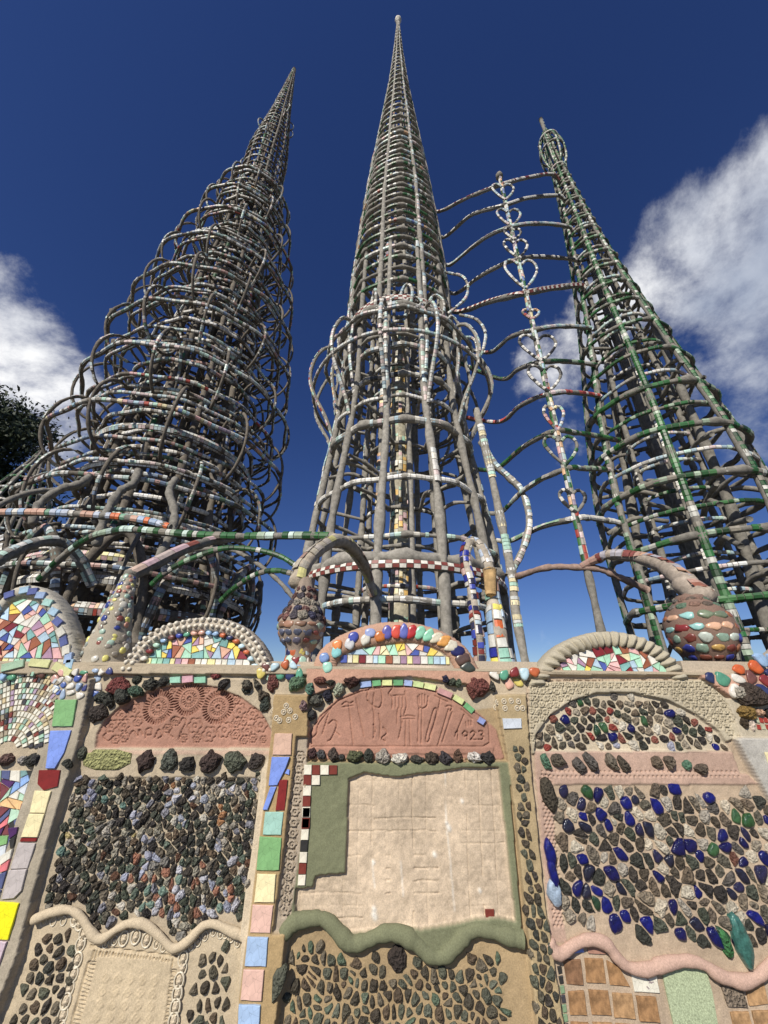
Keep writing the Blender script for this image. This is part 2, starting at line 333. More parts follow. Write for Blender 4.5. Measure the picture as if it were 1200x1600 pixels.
# stamped tools and the year on the second panel
def c6(l): return cr(l, 3.53, 460, 1060)
tools = [c6(l) for l in (
    [(300, 135), (325, 365)], [(340, 110), (385, 320)], [(262, 145), (285, 130), (305, 138), (325, 128)], [(265, 158), (325, 150)],
    [(440, 80), (432, 160), (440, 200), (438, 320)], [(400, 110), (410, 60), (440, 50), (475, 60), (485, 110), (470, 160), (430, 150), (402, 120)], [(465, 195), (475, 250), (470, 330)],
    [(545, 95), (605, 92)], [(540, 55), (520, 85), (540, 110), (540, 165)], [(610, 70), (620, 150), (605, 200)], [(560, 100), (560, 160)], [(580, 100), (580, 165)], [(598, 100), (598, 160)], [(570, 165), (565, 250)], [(590, 165), (590, 260)],
    [(585, 212), (625, 205), (665, 210)], [(590, 225), (665, 222)], [(600, 225), (575, 330)], [(615, 230), (612, 375)], [(635, 230), (640, 365)], [(690, 90), (692, 140)], [(705, 85), (706, 145)], [(720, 90), (720, 140)], [(680, 100), (685, 150), (705, 165), (730, 150), (738, 100)], [(705, 165), (700, 360)], [(688, 165), (680, 350)],
    [(765, 180), (725, 330), (745, 335), (785, 185), (775, 165), (765, 180)], [(805, 110), (790, 190), (745, 320)], [(775, 95), (810, 115), (845, 130)], [(835, 155), (855, 150), (870, 160), (860, 180)], [(850, 170), (790, 370)], [(870, 185), (815, 350)],
    [(920, 170), (980, 225)], [(935, 200), (885, 320)], [(945, 240), (950, 265)], [(960, 235), (965, 260)], [(975, 235), (975, 260)], [(120, 240), (92, 290), (100, 325), (125, 300), (135, 250), (205, 160)], [(195, 180), (155, 305)], [(190, 250), (215, 230), (235, 255), (205, 330), (185, 345)], [(225, 295), (250, 315)],
    [(435, 255), (450, 280), (435, 330)], [(490, 270), (510, 300), (480, 330), (500, 345)])]
for t_ in tools:
    if len(t_) > 3: groove(smooth_curve(np.c_[UV(t_), np.zeros(len(t_))], 26)[:, :2], .0052, .005, False, True)
    else: groove(t_, .0052, .0045)
for t_ in ([(902, 288), (888, 300)], [(902, 286), (900, 337)],
           [(955, 300), (940, 290), (925, 305), (935, 322), (955, 312), (955, 300), (953, 335)],
           [(970, 300), (985, 288), (998, 302), (985, 322), (970, 337), (1003, 337)],
           [(1015, 292), (1035, 290), (1042, 302), (1028, 312), (1043, 322), (1035, 337), (1013, 335)]):
    groove(c6(t_), .0045, .007)
# beige panel inside its green frame
R2 = cr([(1110, 672), (1060, 662), (1000, 645), (930, 632), (880, 655), (840, 700), (790, 740), (740, 735), (690, 690), (630, 652), (560, 650), (500, 675), (440, 690), (400, 665), (350, 610), (310, 590), (250, 595), (200, 610), (165, 655)], 2.553, 380, 1200)
region([(468, 1190), (792, 1190)]+R2+[(455, 1420), (470, 1300)], .028, OLIVE, 3)
region([(478, 1194), (800, 1194), (804, 1225), (478, 1225)], .028, OLIVE, 3)
BG = [(545, 1216), (570, 1206), (600, 1211), (622, 1213), (650, 1208), (690, 1204), (720, 1199), (778, 1198), (784, 1260), (792, 1330), (803, 1436), (775, 1430), (740, 1432), (700, 1442), (660, 1448), (620, 1446), (575, 1452), (545, 1456), (520, 1440), (500, 1425), (462, 1428), (464, 1385), (490, 1384), (494, 1366), (520, 1363), (541, 1362), (543, 1310), (544, 1250)]
bgm = region(BG, .004, BEIGE, 4)
GR0 = GR.copy()
for k in range(16):
    pxl = 480+20.5*k; pl = [(pxl+(600-pxl)*-.0+0, 1195), (pxl+(pxl-620)*.09, 1450)]
    q = UV([(pl[0][0]+(pl[1][0]-pl[0][0])*t_+random.uniform(-.8, .8), 1195+255*t_) for t_ in np.linspace(0, 1, 18)])
    groove(q, .0035, random.uniform(.0006, .0034), False, True)
for k in range(13):
    y = 1200+19.5*k
    for s_ in range(3):
        if random.random() < .25: continue
        xa = 470+s_*115
        q = UV([(xa+115*t_, y+random.uniform(-1.2, 1.2)) for t_ in np.linspace(0, 1, 10)]); groove(q, .0035, random.uniform(.0003, .0036), False, True)
GR = np.where(bgm, GR, GR0)
H[bgm] = np.maximum(H[bgm], -.004)
H += np.where(bgm, .0018*fbm(GU, GV, 22, 5), 0)
for t_ in ([(582, 1345), (583, 1365), (586, 1386)], [(626, 1345), (630, 1400)], [(698, 1298), (703, 1340), (710, 1422)], [(695, 1206), (697, 1280)]): groove(t_, .0035 if t_[0][0] != 695 else .002, -.001, col=(.72, .7, .64))
for (x, y, s_) in ((700, 1291, 6), (697, 1284, 4), (584, 1428, 7), (584, 1418, 5), (721, 1250, 4), (749, 1390, 4), (678, 1333, 5), (583, 1346, 4)):
    groove(UV([(x, y), (x+s_*.3, y+s_*.6)]), s_*PX*.8, -.004, False, True, col=(.68, .66, .6))
# pilasters
region([(92, 1060), (150, 1060), (140, 1120), (132, 1160), (88, 1300), (50, 1440), (5, 1640), (-90, 1640), (-5, 1400), (62, 1200)], .05, (.37, .325, .25), 5)
region([(430, 1085), (484, 1085), (484, 1140), (474, 1300), (452, 1440), (430, 1640), (355, 1640), (382, 1450), (412, 1250), (426, 1150)], .055, (.37, .265, .135), 6)
region([(466, 1150), (483, 1150), (474, 1300), (453, 1450), (430, 1450), (450, 1300)], .03, (.36, .3, .23), 6)
region([(412, 1200), (424, 1180), (398, 1400), (372, 1600), (358, 1600), (385, 1400)], .04, (.56, .47, .34))
region([(772, 1085), (820, 1085), (828, 1200), (848, 1400), (885, 1640), (840, 1640), (806, 1300), (790, 1180)], .035, (.38, .295, .17), 7)
region([(1088, 1090), (1300, 1095), (1400, 1300), (1215, 1260), (1150, 1150)], .03, (.42, .37, .28))
region([(1140, 1152), (1260, 1152), (1400, 1640), (1340, 1640), (1200, 1262)], .05, (.40, .385, .35), 8)
# bay 3 stamped arch, lunette and pink bands
region([(826, 1150), (826, 1066), (1095, 1062), (1130, 1090), (1150, 1150), (1100, 1175), (830, 1178)], .02, (.43, .38, .28), 9)
LUN3 = [(834, 1174), (836, 1148), (858, 1118), (890, 1096), (930, 1083), (985, 1082), (1040, 1094), (1085, 1116), (1120, 1142), (1140, 1172)]
region(LUN3, -.006, (.5, .43, .32), 10)
region([(834, 1174), (1142, 1174), (1160, 1225), (836, 1222)], .014, PINK)
region([(838, 1205), (1165, 1208), (1180, 1225), (840, 1225)], .02, PINK)
region([(836, 1200), (862, 1215), (868, 1380), (884, 1470), (860, 1470), (845, 1330)], .014, PINK)
for y in range(1210, 1450, 6):
    for k in range(3):
        x = 843+k*6+(y-1210)*.09+(y//6 % 2)*3; c = uv(x, y); groove(np.array([c, (c[0]+.001, c[1])]), .007, .006, False, True)
for x in range(846, 1150, 7):
    for k in range(2): c = uv(x+k*3, 1205+k*7); groove(np.array([c, (c[0]+.001, c[1])]), .007, .005, False, True)
# stars and flowers stamped in the cement arch of bay 3
lp = UV(LUN3)
for row in range(9):
    y = 1069+row*10.5
    for k in range(30):
        x = 829+k*11.2+(row % 2)*5.5
        c = np.array([uv(x, y)])
        if REG[min(len(gv)-1, np.searchsorted(gv, c[0, 1])), min(len(gu)-1, np.searchsorted(gu, c[0, 0]))] == 9 and pdist(lp, c[:, 0], c[:, 1])[0] > .02 and x < 1142:
            flower(x+random.uniform(-1, 1), y+random.uniform(-1, 1), 6, 6, .006, .0038)
for k in range(15):
    t_ = k/14; flower(470-22*t_, 1182+235*t_, 7.5, 6, .007, .0042)
# stamped plaque low in bay 1
PL = [(138, 1478), (285, 1496), (272, 1640), (92, 1640)]
region([(60, 1432), (128, 1430), (140, 1470), (285, 1470), (380, 1460), (372, 1640), (-20, 1640)], 0, (.5, .415, .29))
region(PL, .008, (.5, .41, .28), 11)
def plq(u_, v_):
    a = np.array(PL, float); top = a[0]+(a[1]-a[0])*u_; bot = a[3]+(a[2]-a[3])*u_; r_ = top+(bot-top)*v_; return tuple(r_)
for k in range(26): groove([plq(.08+.033*k, .03), plq(.08+.033*k, .11)], .0042, .008)
groove([plq(.02, .0), plq(.98, .0)], .005, .006)
for v_ in (.14, .17): groove([plq(.06, v_), plq(.95, v_)], .0045, .006)
for u_ in (.05, .14, .2, .82, .88, .96): groove([plq(u_, .15), plq(u_, 1)], .0042, .006)
for k in range(22):
    v_ = .17+.038*k
    for (a_, b_) in ((.06, .13), (.89, .95)): groove([plq(a_, v_), plq(b_, v_+.01)], .004, .006)
for k in range(-12, 22):
    for sgn in (1, -1):
        pts = [(u_, .2+.12*k+sgn*(u_-.51)*.75) for u_ in np.linspace(.22, .8, 12)]
        pts = [(a_, b_+.012*sin(a_*60)) for a_, b_ in pts if .19 < b_ < 1.0]
        if len(pts) > 1: groove([plq(*q) for q in pts], .0065, .012)
for k in range(6):
    for j in range(5): flower(*plq(.27+.12*j, .27+.13*k), 4, 4, -.004, .004)
# mortar relief, weathering of colour
def blur(A):
    P_ = np.pad(A, ((1, 1), (1, 1))+((0, 0),)*(A.ndim-2), 'edge')
    return (P_[:-2, 1:-1]+P_[2:, 1:-1]+P_[1:-1, :-2]+P_[1:-1, 2:]+P_[1:-1, 1:-1]*2+.5*(P_[:-2, :-2]+P_[2:, 2:]+P_[:-2, 2:]+P_[2:, :-2]))/8
H = blur(H)-GR; C3 = blur(C3)
H += .003*fbm(GU, GV, 9, 1)+.0009*fbm(GU, GV, 45, 2)
C3 *= (1+.10*fbm(GU, GV, 6, 3)+.05*fbm(GU, GV, 40, 4))[..., None]
C3[bgm] *= (1+.16*np.clip(fbm(GU, GV, 4, 8), -1, 1)+.12*fbm(GU, GV, 60, 9))[bgm][:, None]
C3 = np.clip(C3, .02, .8)
def hf(u_, v_):
    i = int(np.clip((v_-V_0)/DX, 0, len(gv)-1)); j = int(np.clip((u_-U_0)/DX, 0, len(gu)-1)); return float(H[i, j])
# meshes by region
nv, nu = GU.shape; VV = np.stack([GU, WY-H, GV], -1).reshape(-1, 3); idx = np.arange(nv*nu).reshape(nv, nu)
QA = np.stack([idx[:-1, :-1], idx[:-1, 1:], idx[1:, 1:], idx[1:, :-1]], -1).reshape(-1, 4); RQ = REG[:-1, :-1].ravel()
names = {0: 'mortar_face', 1: 'stamped_flower_panel', 2: 'stamped_tool_panel', 3: 'green_frame', 4: 'beige_panel', 5: 'pilaster', 6: 'pilaster', 7: 'pilaster', 8: 'pilaster', 9: 'stamped_arch', 10: 'lunette_bed', 11: 'stamped_plaque'}
Cf = C3.reshape(-1, 3); REGOBJ = {}
for rg_, nm in names.items():
    q = QA[RQ == rg_]
    if not len(q): continue
    us, inv = np.unique(q, return_inverse=True); mb = MB(); mb.add(VV[us], inv.reshape(-1, 4), None, Cf[us])
    o = obj(nm, mb, M_WALL, wall); REGOBJ[rg_] = o
def boxmb(mb, x0, x1, y0, y1, z0, z1, col=SAND):
    v = [(x, y, z) for x in (x0, x1) for y in (y0, y1) for z in (z0, z1)]
    mb.add(v, [[0, 1, 3, 2], [4, 6, 7, 5], [0, 4, 5, 1], [2, 3, 7, 6], [0, 2, 6, 4], [1, 5, 7, 3]], None, col)
mb = MB(); boxmb(mb, -2.75, 2.75, 2.56, 2.7, 0, 1.752); boxmb(mb, -2.75, 2.75, 2.49, 2.559, 0, .121); boxmb(mb, -2.75, 2.75, 2.47, 2.7, 1.7535, 1.768)
boxmb(mb, -9, -2.7505, 2.5, 2.7, 0, 1.76); boxmb(mb, 2.7505, 9, 2.5, 2.7, 0, 1.76); obj('wall_core', mb, M_WALL, wall, smooth=False)

# ------------------------------------------------ pieces set into the wall
PIECES = {}
def chaikin(p):
    q = np.roll(p, -1, 0); return np.stack([.75*p+.25*q, .25*p+.75*q], 1).reshape(-1, 2)
def area(p): x, y = p[:, 0], p[:, 1]; return .5*(x@np.roll(y, -1)-y@np.roll(x, -1))
def stonemesh(poly, t, col, jit=.3, y0=None, rnd=1, peak=1., flat=False):
    p = np.asarray(poly, float)
    if area(p) < 0: p = p[::-1]
    for _ in range(rnd): p = chaikin(p)
    c = p.mean(0); R = np.hypot(*(p-c).T).mean(); n = len(p)
    p = c+(p-c)*(1+rng.uniform(-jit, jit, n)[:, None]*.35)
    yb = (WY-hf(*c)) if y0 is None else y0
    rings = []
    for sc, hh in ((1, -.006/t if t else 0), (.985, .6), (.86, .94), (.4, 1.)) if flat else ((1, -.006/t if t else 0), (.97, .35), (.8, .75), (.42, 1.)):
        q = c+(p-c)*sc+rng.normal(0, jit*R*.10, (n, 2))*(sc < 1)
        d = yb-t*peak*(hh+rng.uniform(-jit, jit, n)*.35*(hh > 0))
        rings.append(np.stack([q[:, 0], d, q[:, 1]], -1))
    V = np.concatenate(rings+[np.array([[c[0], yb-t*peak*(1+rng.uniform(-jit, jit)*.3), c[1]]])]); k = np.arange(n); k2 = (k+1) % n
    Q = np.concatenate([np.stack([a*n+k, a*n+k2, (a+1)*n+k2, (a+1)*n+k], -1) for a in range(3)]); T = np.stack([3*n+k, 3*n+k2, np.full(n, 4*n)], -1)
    return V, Q, T
def tilemesh(poly, t, y0=None, bev=.93, tilt=.0):
    p = np.asarray(poly, float)
    if area(p) < 0: p = p[::-1]
    c = p.mean(0); n = len(p); yb = (WY-hf(*c)) if y0 is None else y0
    d = rng.normal(0, tilt, 2)
    R = np.hypot(*(p-c).T).mean(); s2 = 1-min(.2, .0022/R)
    def yy(q, h): return yb-h-((q-c)@d)
    r = [(p, -.006), (p, t*.75), (c+(p-c)*s2, t)]
    V = np.concatenate([np.stack([q[:, 0], yy(q, h) if h > 0 else np.full(n, yb+.006), q[:, 1]], -1) for q, h in r]+[np.array([[c[0], yb-t, c[1]]])])
    k = np.arange(n); k2 = (k+1) % n
    Q = np.concatenate([np.stack([a*n+k, a*n+k2, (a+1)*n+k2, (a+1)*n+k], -1) for a in range(2)]); T = np.stack([2*n+k, 2*n+k2, np.full(n, 3*n)], -1)
    return V, Q, T
def put(kind, geo, col, material, big, label=None, smooth=False):
    col = np.asarray(col, float)
    PIECES.setdefault(kind, []).append((big, geo, col, material, label, smooth))
def ptile(kind, pxpoly, col, t=.008, y0=None, label=None, m_=None, tilt=.0, raw=False):
    p = np.asarray(pxpoly) if raw else UV(pxpoly)
    if kind == 'tile' and len(p) == 4:      # worn edges: a few small chips along the rim
        o_ = []
        for k in range(4):
            a, b = p[k], p[(k+1) % 4]; o_.append(a+(p.mean(0)-a)*random.choice([0, 0, .01, .03]))
            for f_ in (.25, .5, .75): o_.append(a+(b-a)*f_+(p.mean(0)-a-(b-a)*f_)*abs(random.gauss(0, .016)))
        p = np.array(o_)
    put(kind, tilemesh(p, t, y0, tilt=tilt), np.array(col)*random.uniform(.95, 1.05), m_ or M_TILE, abs(area(p)), label)
def pstone(kind, poly, col, t, jit=.35, m_=None, y0=None, label=None, rnd=1, smooth=False):
    p = np.asarray(poly); put(kind, stonemesh(p, t, col, jit, y0, rnd, flat=kind in ('pottery_piece', 'glass_fragment')), col, m_ or M_STONE, abs(area(p)), label, smooth)
def blob(u_, v_, ru, rv, rot=0, n=7, irr=.22):
    a = np.sort(np.linspace(0, 2*pi, n, endpoint=False)+rng.uniform(-.3, .3, n)); r = 1+rng.uniform(-irr, irr, n)
    x = ru*r*np.cos(a); y = rv*r*np.sin(a); return np.stack([u_+x*cos(rot)-y*sin(rot), v_+x*sin(rot)+y*cos(rot)], -1)
def clip_half(p, n_, d):
    out_ = []; k = len(p)
    for i in range(k):
        a, b = p[i], p[(i+1) % k]; da, db = a@n_-d, b@n_-d
        if da <= 0: out_.append(a)
        if (da < 0) != (db < 0) and da != db: out_.append(a+(b-a)*da/(da-db))
    return np.array(out_) if len(out_) > 2 else None
def cells(poly, s, jit=.35, aspect=1., convex=False, inset=.3):
    """packed cells filling a wall polygon (u, v); s = spacing in metres"""
    poly = np.asarray(poly); x0, y0 = poly.min(0)-2*s; x1, y1 = poly.max(0)+2*s; sv = s*aspect
    pts = []; r = 0; y = y0
    while y < y1:
        x = x0+(r % 2)*s*.5
        while x < x1: pts.append((x+random.uniform(-jit, jit)*s, y+random.uniform(-jit, jit)*sv)); x += s
        y += sv*.87; r += 1
    pts = np.array(pts); ins = inside(poly, pts[:, 0], pts[:, 1]); dd = pdist(poly, pts[:, 0], pts[:, 1], True)
    ok = ins & (dd > inset*s) if not convex else (ins | (dd < s))
    cen = []
    e = poly if area(poly) > 0 else poly[::-1]
    for i in np.nonzero(ok)[0]:
        c = pts[i]; p = c+np.array([(-1, -1), (1, -1), (1, 1), (-1, 1)])*1.1*max(s, sv)
        near = pts[(abs(pts-c) < 2.3*max(s, sv)).all(1)]
        for q in near:
            d_ = q-c; L_ = d_@d_
            if L_ < 1e-12: continue
            p = clip_half(p, d_, ((q+c)/2)@d_)
            if p is None: break
        if p is None: continue
        if convex:
            for k in range(len(e)):
                a, b = e[k], e[(k+1) % len(e)]; nn = np.array([(b-a)[1], -(b-a)[0]]); p = clip_half(p, nn, a@nn)
                if p is None: break
            if p is None or abs(area(p)) < .12*s*s: continue
        cen.append(p)
    return cen
def slices(poly, tgt):
    st = [poly]; out_ = []
    while st:
        p = st.pop(); A = abs(area(p))
        if A < tgt*random.uniform(.6, 1.7): out_.append(p); continue
        c = p.mean(0)+rng.normal(0, .08, 2)*math.sqrt(A); d = p-p.mean(0); w_, v_ = np.linalg.eigh(d.T@d); n_ = v_[:, 1]; a = random.gauss(0, .38); n_ = np.array([n_[0]*cos(a)-n_[1]*sin(a), n_[0]*sin(a)+n_[1]*cos(a)])
        if area(p) < 0: p = p[::-1]
        x, y = clip_half(p, n_, c@n_), clip_half(p, -n_, -(c@n_))
        if x is None or y is None or min(abs(area(x)), abs(area(y))) < .1*A: out_.append(p) if A < tgt*2 else st.append(p+0) ; 
        else: st += [x, y]
        if len(st) > 4000: break
    return out_
def dedupe(p, eps=.002):
    o_ = [p[0]]
    for q in p[1:]:
        if np.hypot(*(q-o_[-1])) > eps: o_.append(q)
    if len(o_) > 3 and np.hypot(*(o_[0]-o_[-1])) < eps: o_.pop()
    return np.array(o_)
def shrink(p, g_):
    p = dedupe(p); c = p.mean(0)
    if area(p) < 0: p = p[::-1]
    q = p.copy(); n = len(p)
    for k in range(n):
        a, b = p[k], p[(k+1) % n]; nn = np.array([(b-a)[1], -(b-a)[0]]); ln = np.hypot(*nn)
        if ln < 1e-6: continue
        q = clip_half(q, nn/ln, a@nn/ln-g_)
        if q is None: return None
    return dedupe(q) if len(q) > 2 and abs(area(q)) > 1e-6 else None
LAVA = [(.05, .042, .034), (.075, .06, .042), (.04, .042, .034), (.07, .078, .058), (.055, .065, .045), (.11, .10, .075), (.035, .03, .028)]
LAVA2 = LAVA*2+[(.16, .14, .11), (.13, .11, .08), (.24, .22, .18), (.12, .085, .055), (.34, .31, .26),(.10, .05, .03), (.2, .19, .17), (.1, .13, .10), (.2, .2, .23), (.3, .28, .22)]
GREYS = [(.17, .145, .11), (.22, .18, .13), (.12, .095, .07), (.09, .075, .055), (.3, .26, .2), (.15, .115, .08), (.1, .09, .08)]
PEB = [(.055, .047, .033), (.08, .072, .05), (.095, .10, .07), (.05, .04, .028), (.09, .065, .042), (.13, .11, .078), (.085, .09, .065)]
def field(kind, pxpoly, s, pal, t, gap, mat_=None, jit=.3, aspect=1., cj=.35, inset=.45, special=None, skip=0, smooth=False):
    for c in cells(UV(pxpoly), s, cj, aspect, inset=inset):
        if random.random() < skip: continue
        q = shrink(c, gap*random.uniform(.7, 1.6))
        if q is None or len(q) < 3: continue
        cen = q.mean(0); col = None; mm = mat_; kk = kind; tt = t*random.uniform(.65, 1.35)*min(1.3, math.sqrt(abs(area(q)))/s*1.3)
        if special:
            r_ = special(cen, q)
            if r_ == 'skip': continue
            if r_: kk, col, mm = r_
        if col is None: col = pick(pal)
        pstone(kk, q, col, tt, jit if kk == kind else .15, mm, smooth=smooth or kk == 'glass_fragment')
# bay 1: dense dark stones, a paler lilac drift low in the middle
def sp1(c, q):
    px, py = proj((c[0], WY, c[1])); r = random.random()
    if 180 < px < 370 and 1335 < py < 1440 and r < .42: return ('stone', pick([(.33, .34, .42), (.4, .4, .44), (.28, .3, .38), (.15, .22, .18), (.3, .14, .09), (.45, .42, .36)]), M_PEB)
    if 260 < px < 380 and 1210 < py < 1290 and r < .28: return ('stone', pick([(.42, .42, .46), (.5, .47, .4), (.3, .15, .07), (.28, .3, .36)]), M_PEB)
    if px < 150 and py < 1260 and r < .3: return ('stone', (.24, .25, .33), M_PEB)
    if r < .05: return ('stone', pick([(.4, .33, .15), (.12, .2, .17), (.4, .37, .32), (.32, .33, .4)]), M_PEB)
F1 = [(118, 1212), (410, 1206), (405, 1300), (388, 1400), (380, 1448), (355, 1440), (330, 1438), (300, 1464), (275, 1470), (250, 1440), (225, 1430), (195, 1440), (165, 1456), (150, 1446), (135, 1425), (110, 1418), (62, 1428), (70, 1390), (85, 1330)]
field('stone', F1, .037, LAVA2, .014, .0015, jit=.42, special=sp1, cj=.48, inset=.25)
# bay 1 shoulders
def notl(c, q): return None
field('stone', [(150, 1086), (168, 1060), (250, 1060), (222, 1078), (180, 1104), (152, 1128), (140, 1120)], .085, LAVA+[(.14, .05, .045)], .045, .006, jit=.45, inset=.25)
field('stone', [(325, 1060), (425, 1060), (424, 1118), (408, 1104), (380, 1084), (340, 1070)], .068, LAVA, .04, .005, jit=.45, inset=.25)
field('stone', [(130, 1120), (150, 1128), (138, 1170), (128, 1205), (112, 1205)], .06, LAVA+[(.25, .26, .33)], .03, .006, inset=.1)
def rowst(lst, k, ox, oy, kind='stone'):
    for cx, cy, w_, h_, col in lst:
        u_, v_ = uv(ox+cx/k, oy+cy/k); pstone(kind, blob(u_, v_, w_/k*PX*.5, h_/k*PX*.5, 0, 9, .16), col, .04*min(1.2, w_/70), .4)
rowst([(615, 770, 70, 75, (.055, .035, .03)), (712, 768, 72, 80, (.09, .1, .08)), (787, 780, 70, 55, (.03, .028, .025)), (882, 770, 90, 78, (.06, .04, .035)), (980, 772, 90, 68, (.09, .1, .07)), (1070, 772, 60, 60, (.05, .04, .035)),
       (498, 460, 95, 75, (.16, .045, .04)), (428, 505, 60, 45, (.05, .055, .045)), (570, 432, 40, 38, (.035, .04, .03)), (630, 455, 60, 55, (.05, .05, .04)), (685, 440, 50, 42, (.04, .04, .035)), (575, 480, 65, 50, (.05, .09, .06)), (415, 570, 80, 70, (.045, .035, .03)), (900, 418, 50, 22, (.2, .05, .05)), (1135, 445, 48, 90, (.15, .055, .045)), (1030, 465, 45, 48, (.045, .05, .04)), (1105, 535, 42, 70, (.04, .05, .04))], 2.667, 0, 900)
put('stone', stonemesh(UV([(133, 1172), (206, 1169), (208, 1202), (130, 1205)]), .012, None, .2, rnd=1), (.3, .3, .13), M_STONE, .01, 'flat olive rubble slab')
# low pebbles of bay 1
def ring_shell(u_, v_, r, sq=1.3, fill=True):
    mb_ = circ(u_, v_, r, 12, sq); p3 = np.stack([mb_[:, 0], np.full(12, WY-hf(u_, v_)-.002), mb_[:, 1]], -1)
    t_ = MB(); tube(t_, p3, r*.2, 5, True, up=(0, -1, 0), rough=.1); put('shell', (t_.v[0], t_.f4[0], np.zeros((0, 3), int)), (.62, .56, .44), M_TILE, r*r*3, None, True)
    if fill: put('shell', stonemesh(circ(u_, v_, r*.7, 8, sq), r*.45, None, .06, rnd=0), (.56, .47, .34), M_PEB, r*r*2, None, True)
field('pebble', [(64, 1450), (112, 1448), (126, 1476), (118, 1530), (92, 1640), (-5, 1640)], .044, PEB[:-1]+LAVA[:3], .014, .005, M_PEB, aspect=1.15, jit=.35)
field('pebble', [(300, 1492), (334, 1464), (372, 1468), (364, 1540), (356, 1640), (285, 1640)], .044, PEB, .014, .0055, M_PEB, aspect=1.2, jit=.35)
for i, (a, b) in enumerate(((68, 638), (88, 632), (115, 622), (120, 640))): ring_shell(*uv(68+i*16, 1440-i*1), .013, 1.3, False)
for (x, y, r) in cr([(315, 628), (335, 645), (350, 690), (335, 735), (322, 800), (305, 860), (288, 918), (275, 970), (262, 1030), (250, 1085), (440, 730), (478, 718), (518, 708), (568, 700), (612, 715), (652, 735), (682, 745), (765, 790), (760, 830), (750, 880), (742, 935), (735, 990), (728, 1045), (720, 1100), (890, 680), (920, 690), (855, 700), (940, 690), (965, 705), (990, 725), (800, 740), (826, 722)], 2.667, 0, 1200) and [(a, b, 0) for a, b in cr([(315, 628), (335, 645), (350, 690), (335, 735), (322, 800), (305, 860), (288, 918), (275, 970), (262, 1030), (250, 1085), (440, 730), (478, 718), (518, 708), (568, 700), (612, 715), (652, 735), (682, 745), (765, 790), (760, 830), (750, 880), (742, 935), (735, 990), (728, 1045), (720, 1100), (890, 680), (920, 690), (855, 700), (940, 690), (965, 705), (990, 725), (800, 740), (826, 722)], 2.667, 0, 1200)]:
    big = 1.35 if (x < 135 or (185 < x < 235) or 270 < x < 290) else .85
    ring_shell(*uv(x, y), .0155*big, 1.3)
# pilaster 1 tiles
def tl(lst, k, ox, oy, **kw):
    for col, q in lst: ptile('tile', cr(q, k, ox, oy), col, .009, **kw)
MINT = (.3, .52, .38); CRM = (.78, .7, .42); PNK = (.72, .48, .4); BLU = (.36, .5, .72); PERI = (.2, .3, .72); MAR = (.2, .02, .02)
GRN = (.2, .4, .17)
tl([(GRN, [(262, 515), (350, 515), (333, 625), (250, 625)]), (PERI, [(243, 642), (328, 640), (300, 730), (262, 795), (225, 795)]), (MAR, [(195, 802), (282, 802), (272, 868), (215, 885), (190, 858)]), (CRM, [(178, 885), (246, 888), (222, 976), (158, 976)]), (CRM, [(156, 980), (220, 980), (192, 1075), (124, 1075)]),
    (MAR, [(124, 1078), (190, 1078), (186, 1091), (120, 1091)]), ((.48, .44, .43), [(114, 1096), (184, 1099), (152, 1200), (80, 1205)]), ((.48, .44, .43), [(79, 1207), (151, 1203), (130, 1290), (100, 1320), (50, 1325)]), ((.85, .8, .02), [(25, 1333), (120, 1340), (76, 1489), (-2, 1488)]), ((.55, .44, .5), [(-20, 1492), (28, 1492), (-8, 1620), (-60, 1620)]), ((.55, .44, .5), [(30, 1492), (72, 1494), (30, 1620), (-6, 1620)])], 2.667, 0, 900)
# pilaster 2 tiles
tl([((.62, .42, .32), [(88, 652), (160, 652), (155, 740), (80, 740)]), (PERI, [(78, 748), (150, 748), (135, 790), (100, 862), (65, 864)]), (MAR, [(108, 840), (142, 840), (130, 966), (93, 966)]), (PERI, [(72, 868), (97, 868), (60, 963), (40, 963)]), (PERI, [(140, 798), (150, 800), (148, 822), (130, 815)])], 2.667, 400, 900)
tl([((.35, .58, .5), [(100, 163), (172, 163), (162, 252), (90, 252)]), (GRN, [(78, 258), (165, 262), (155, 390), (65, 390)]), (CRM, [(70, 402), (142, 405), (135, 513), (58, 513)]), (PNK, [(52, 522), (132, 525), (120, 632), (42, 630)]), (BLU, [(33, 645), (113, 648), (105, 760), (22, 758)]), (PNK, [(18, 770), (98, 773), (88, 893), (5, 890)]), (BLU, [(0, 905), (85, 908), (78, 1022), (-6, 1022)]), (PNK, [(-10, 1032), (76, 1032), (66, 1140), (-22, 1140)])], 2.553, 380, 1200)
# red and white checks
WT = (.72, .68, .56); RD = (.17, .035, .025); BK = (.03, .03, .03)
tl([(WT, [(205, 783), (237, 783), (236, 824), (204, 824)]), (RD, [(239, 784), (270, 784), (270, 824), (238, 824)]), (WT, [(272, 784), (307, 785), (306, 824), (272, 824)]), (RD, [(309, 785), (342, 785), (341, 823), (308, 823)]),
    (RD, [(203, 826), (235, 826), (234, 866), (202, 866)]), (WT, [(237, 826), (271, 826), (270, 866), (236, 866)])]+[((WT, RD)[i % 2], [(202-i*1.6, 868+i*44), (235-i*1.6, 868+i*44), (233-i*1.6, 910+i*44), (200-i*1.6, 910+i*44)]) for i in range(4)], 2.667, 400, 900)
tl([(c_, [(243-i*3, 148+i*44.5), (273-i*3, 148+i*44.5), (270-i*3, 190+i*44.5), (240-i*3, 190+i*44.5)]) for i, c_ in enumerate((WT, RD, WT, BK, WT, RD, WT)) if i > -1], 2.553, 380, 1200)
ptile('tile', [(757, 1419), (771, 1419), (772, 1432), (758, 1432)], RD, .01)
ptile('tile', [(782, 1122), (811, 1122), (812, 1137), (784, 1138)], (.55, .6, .66), .008)
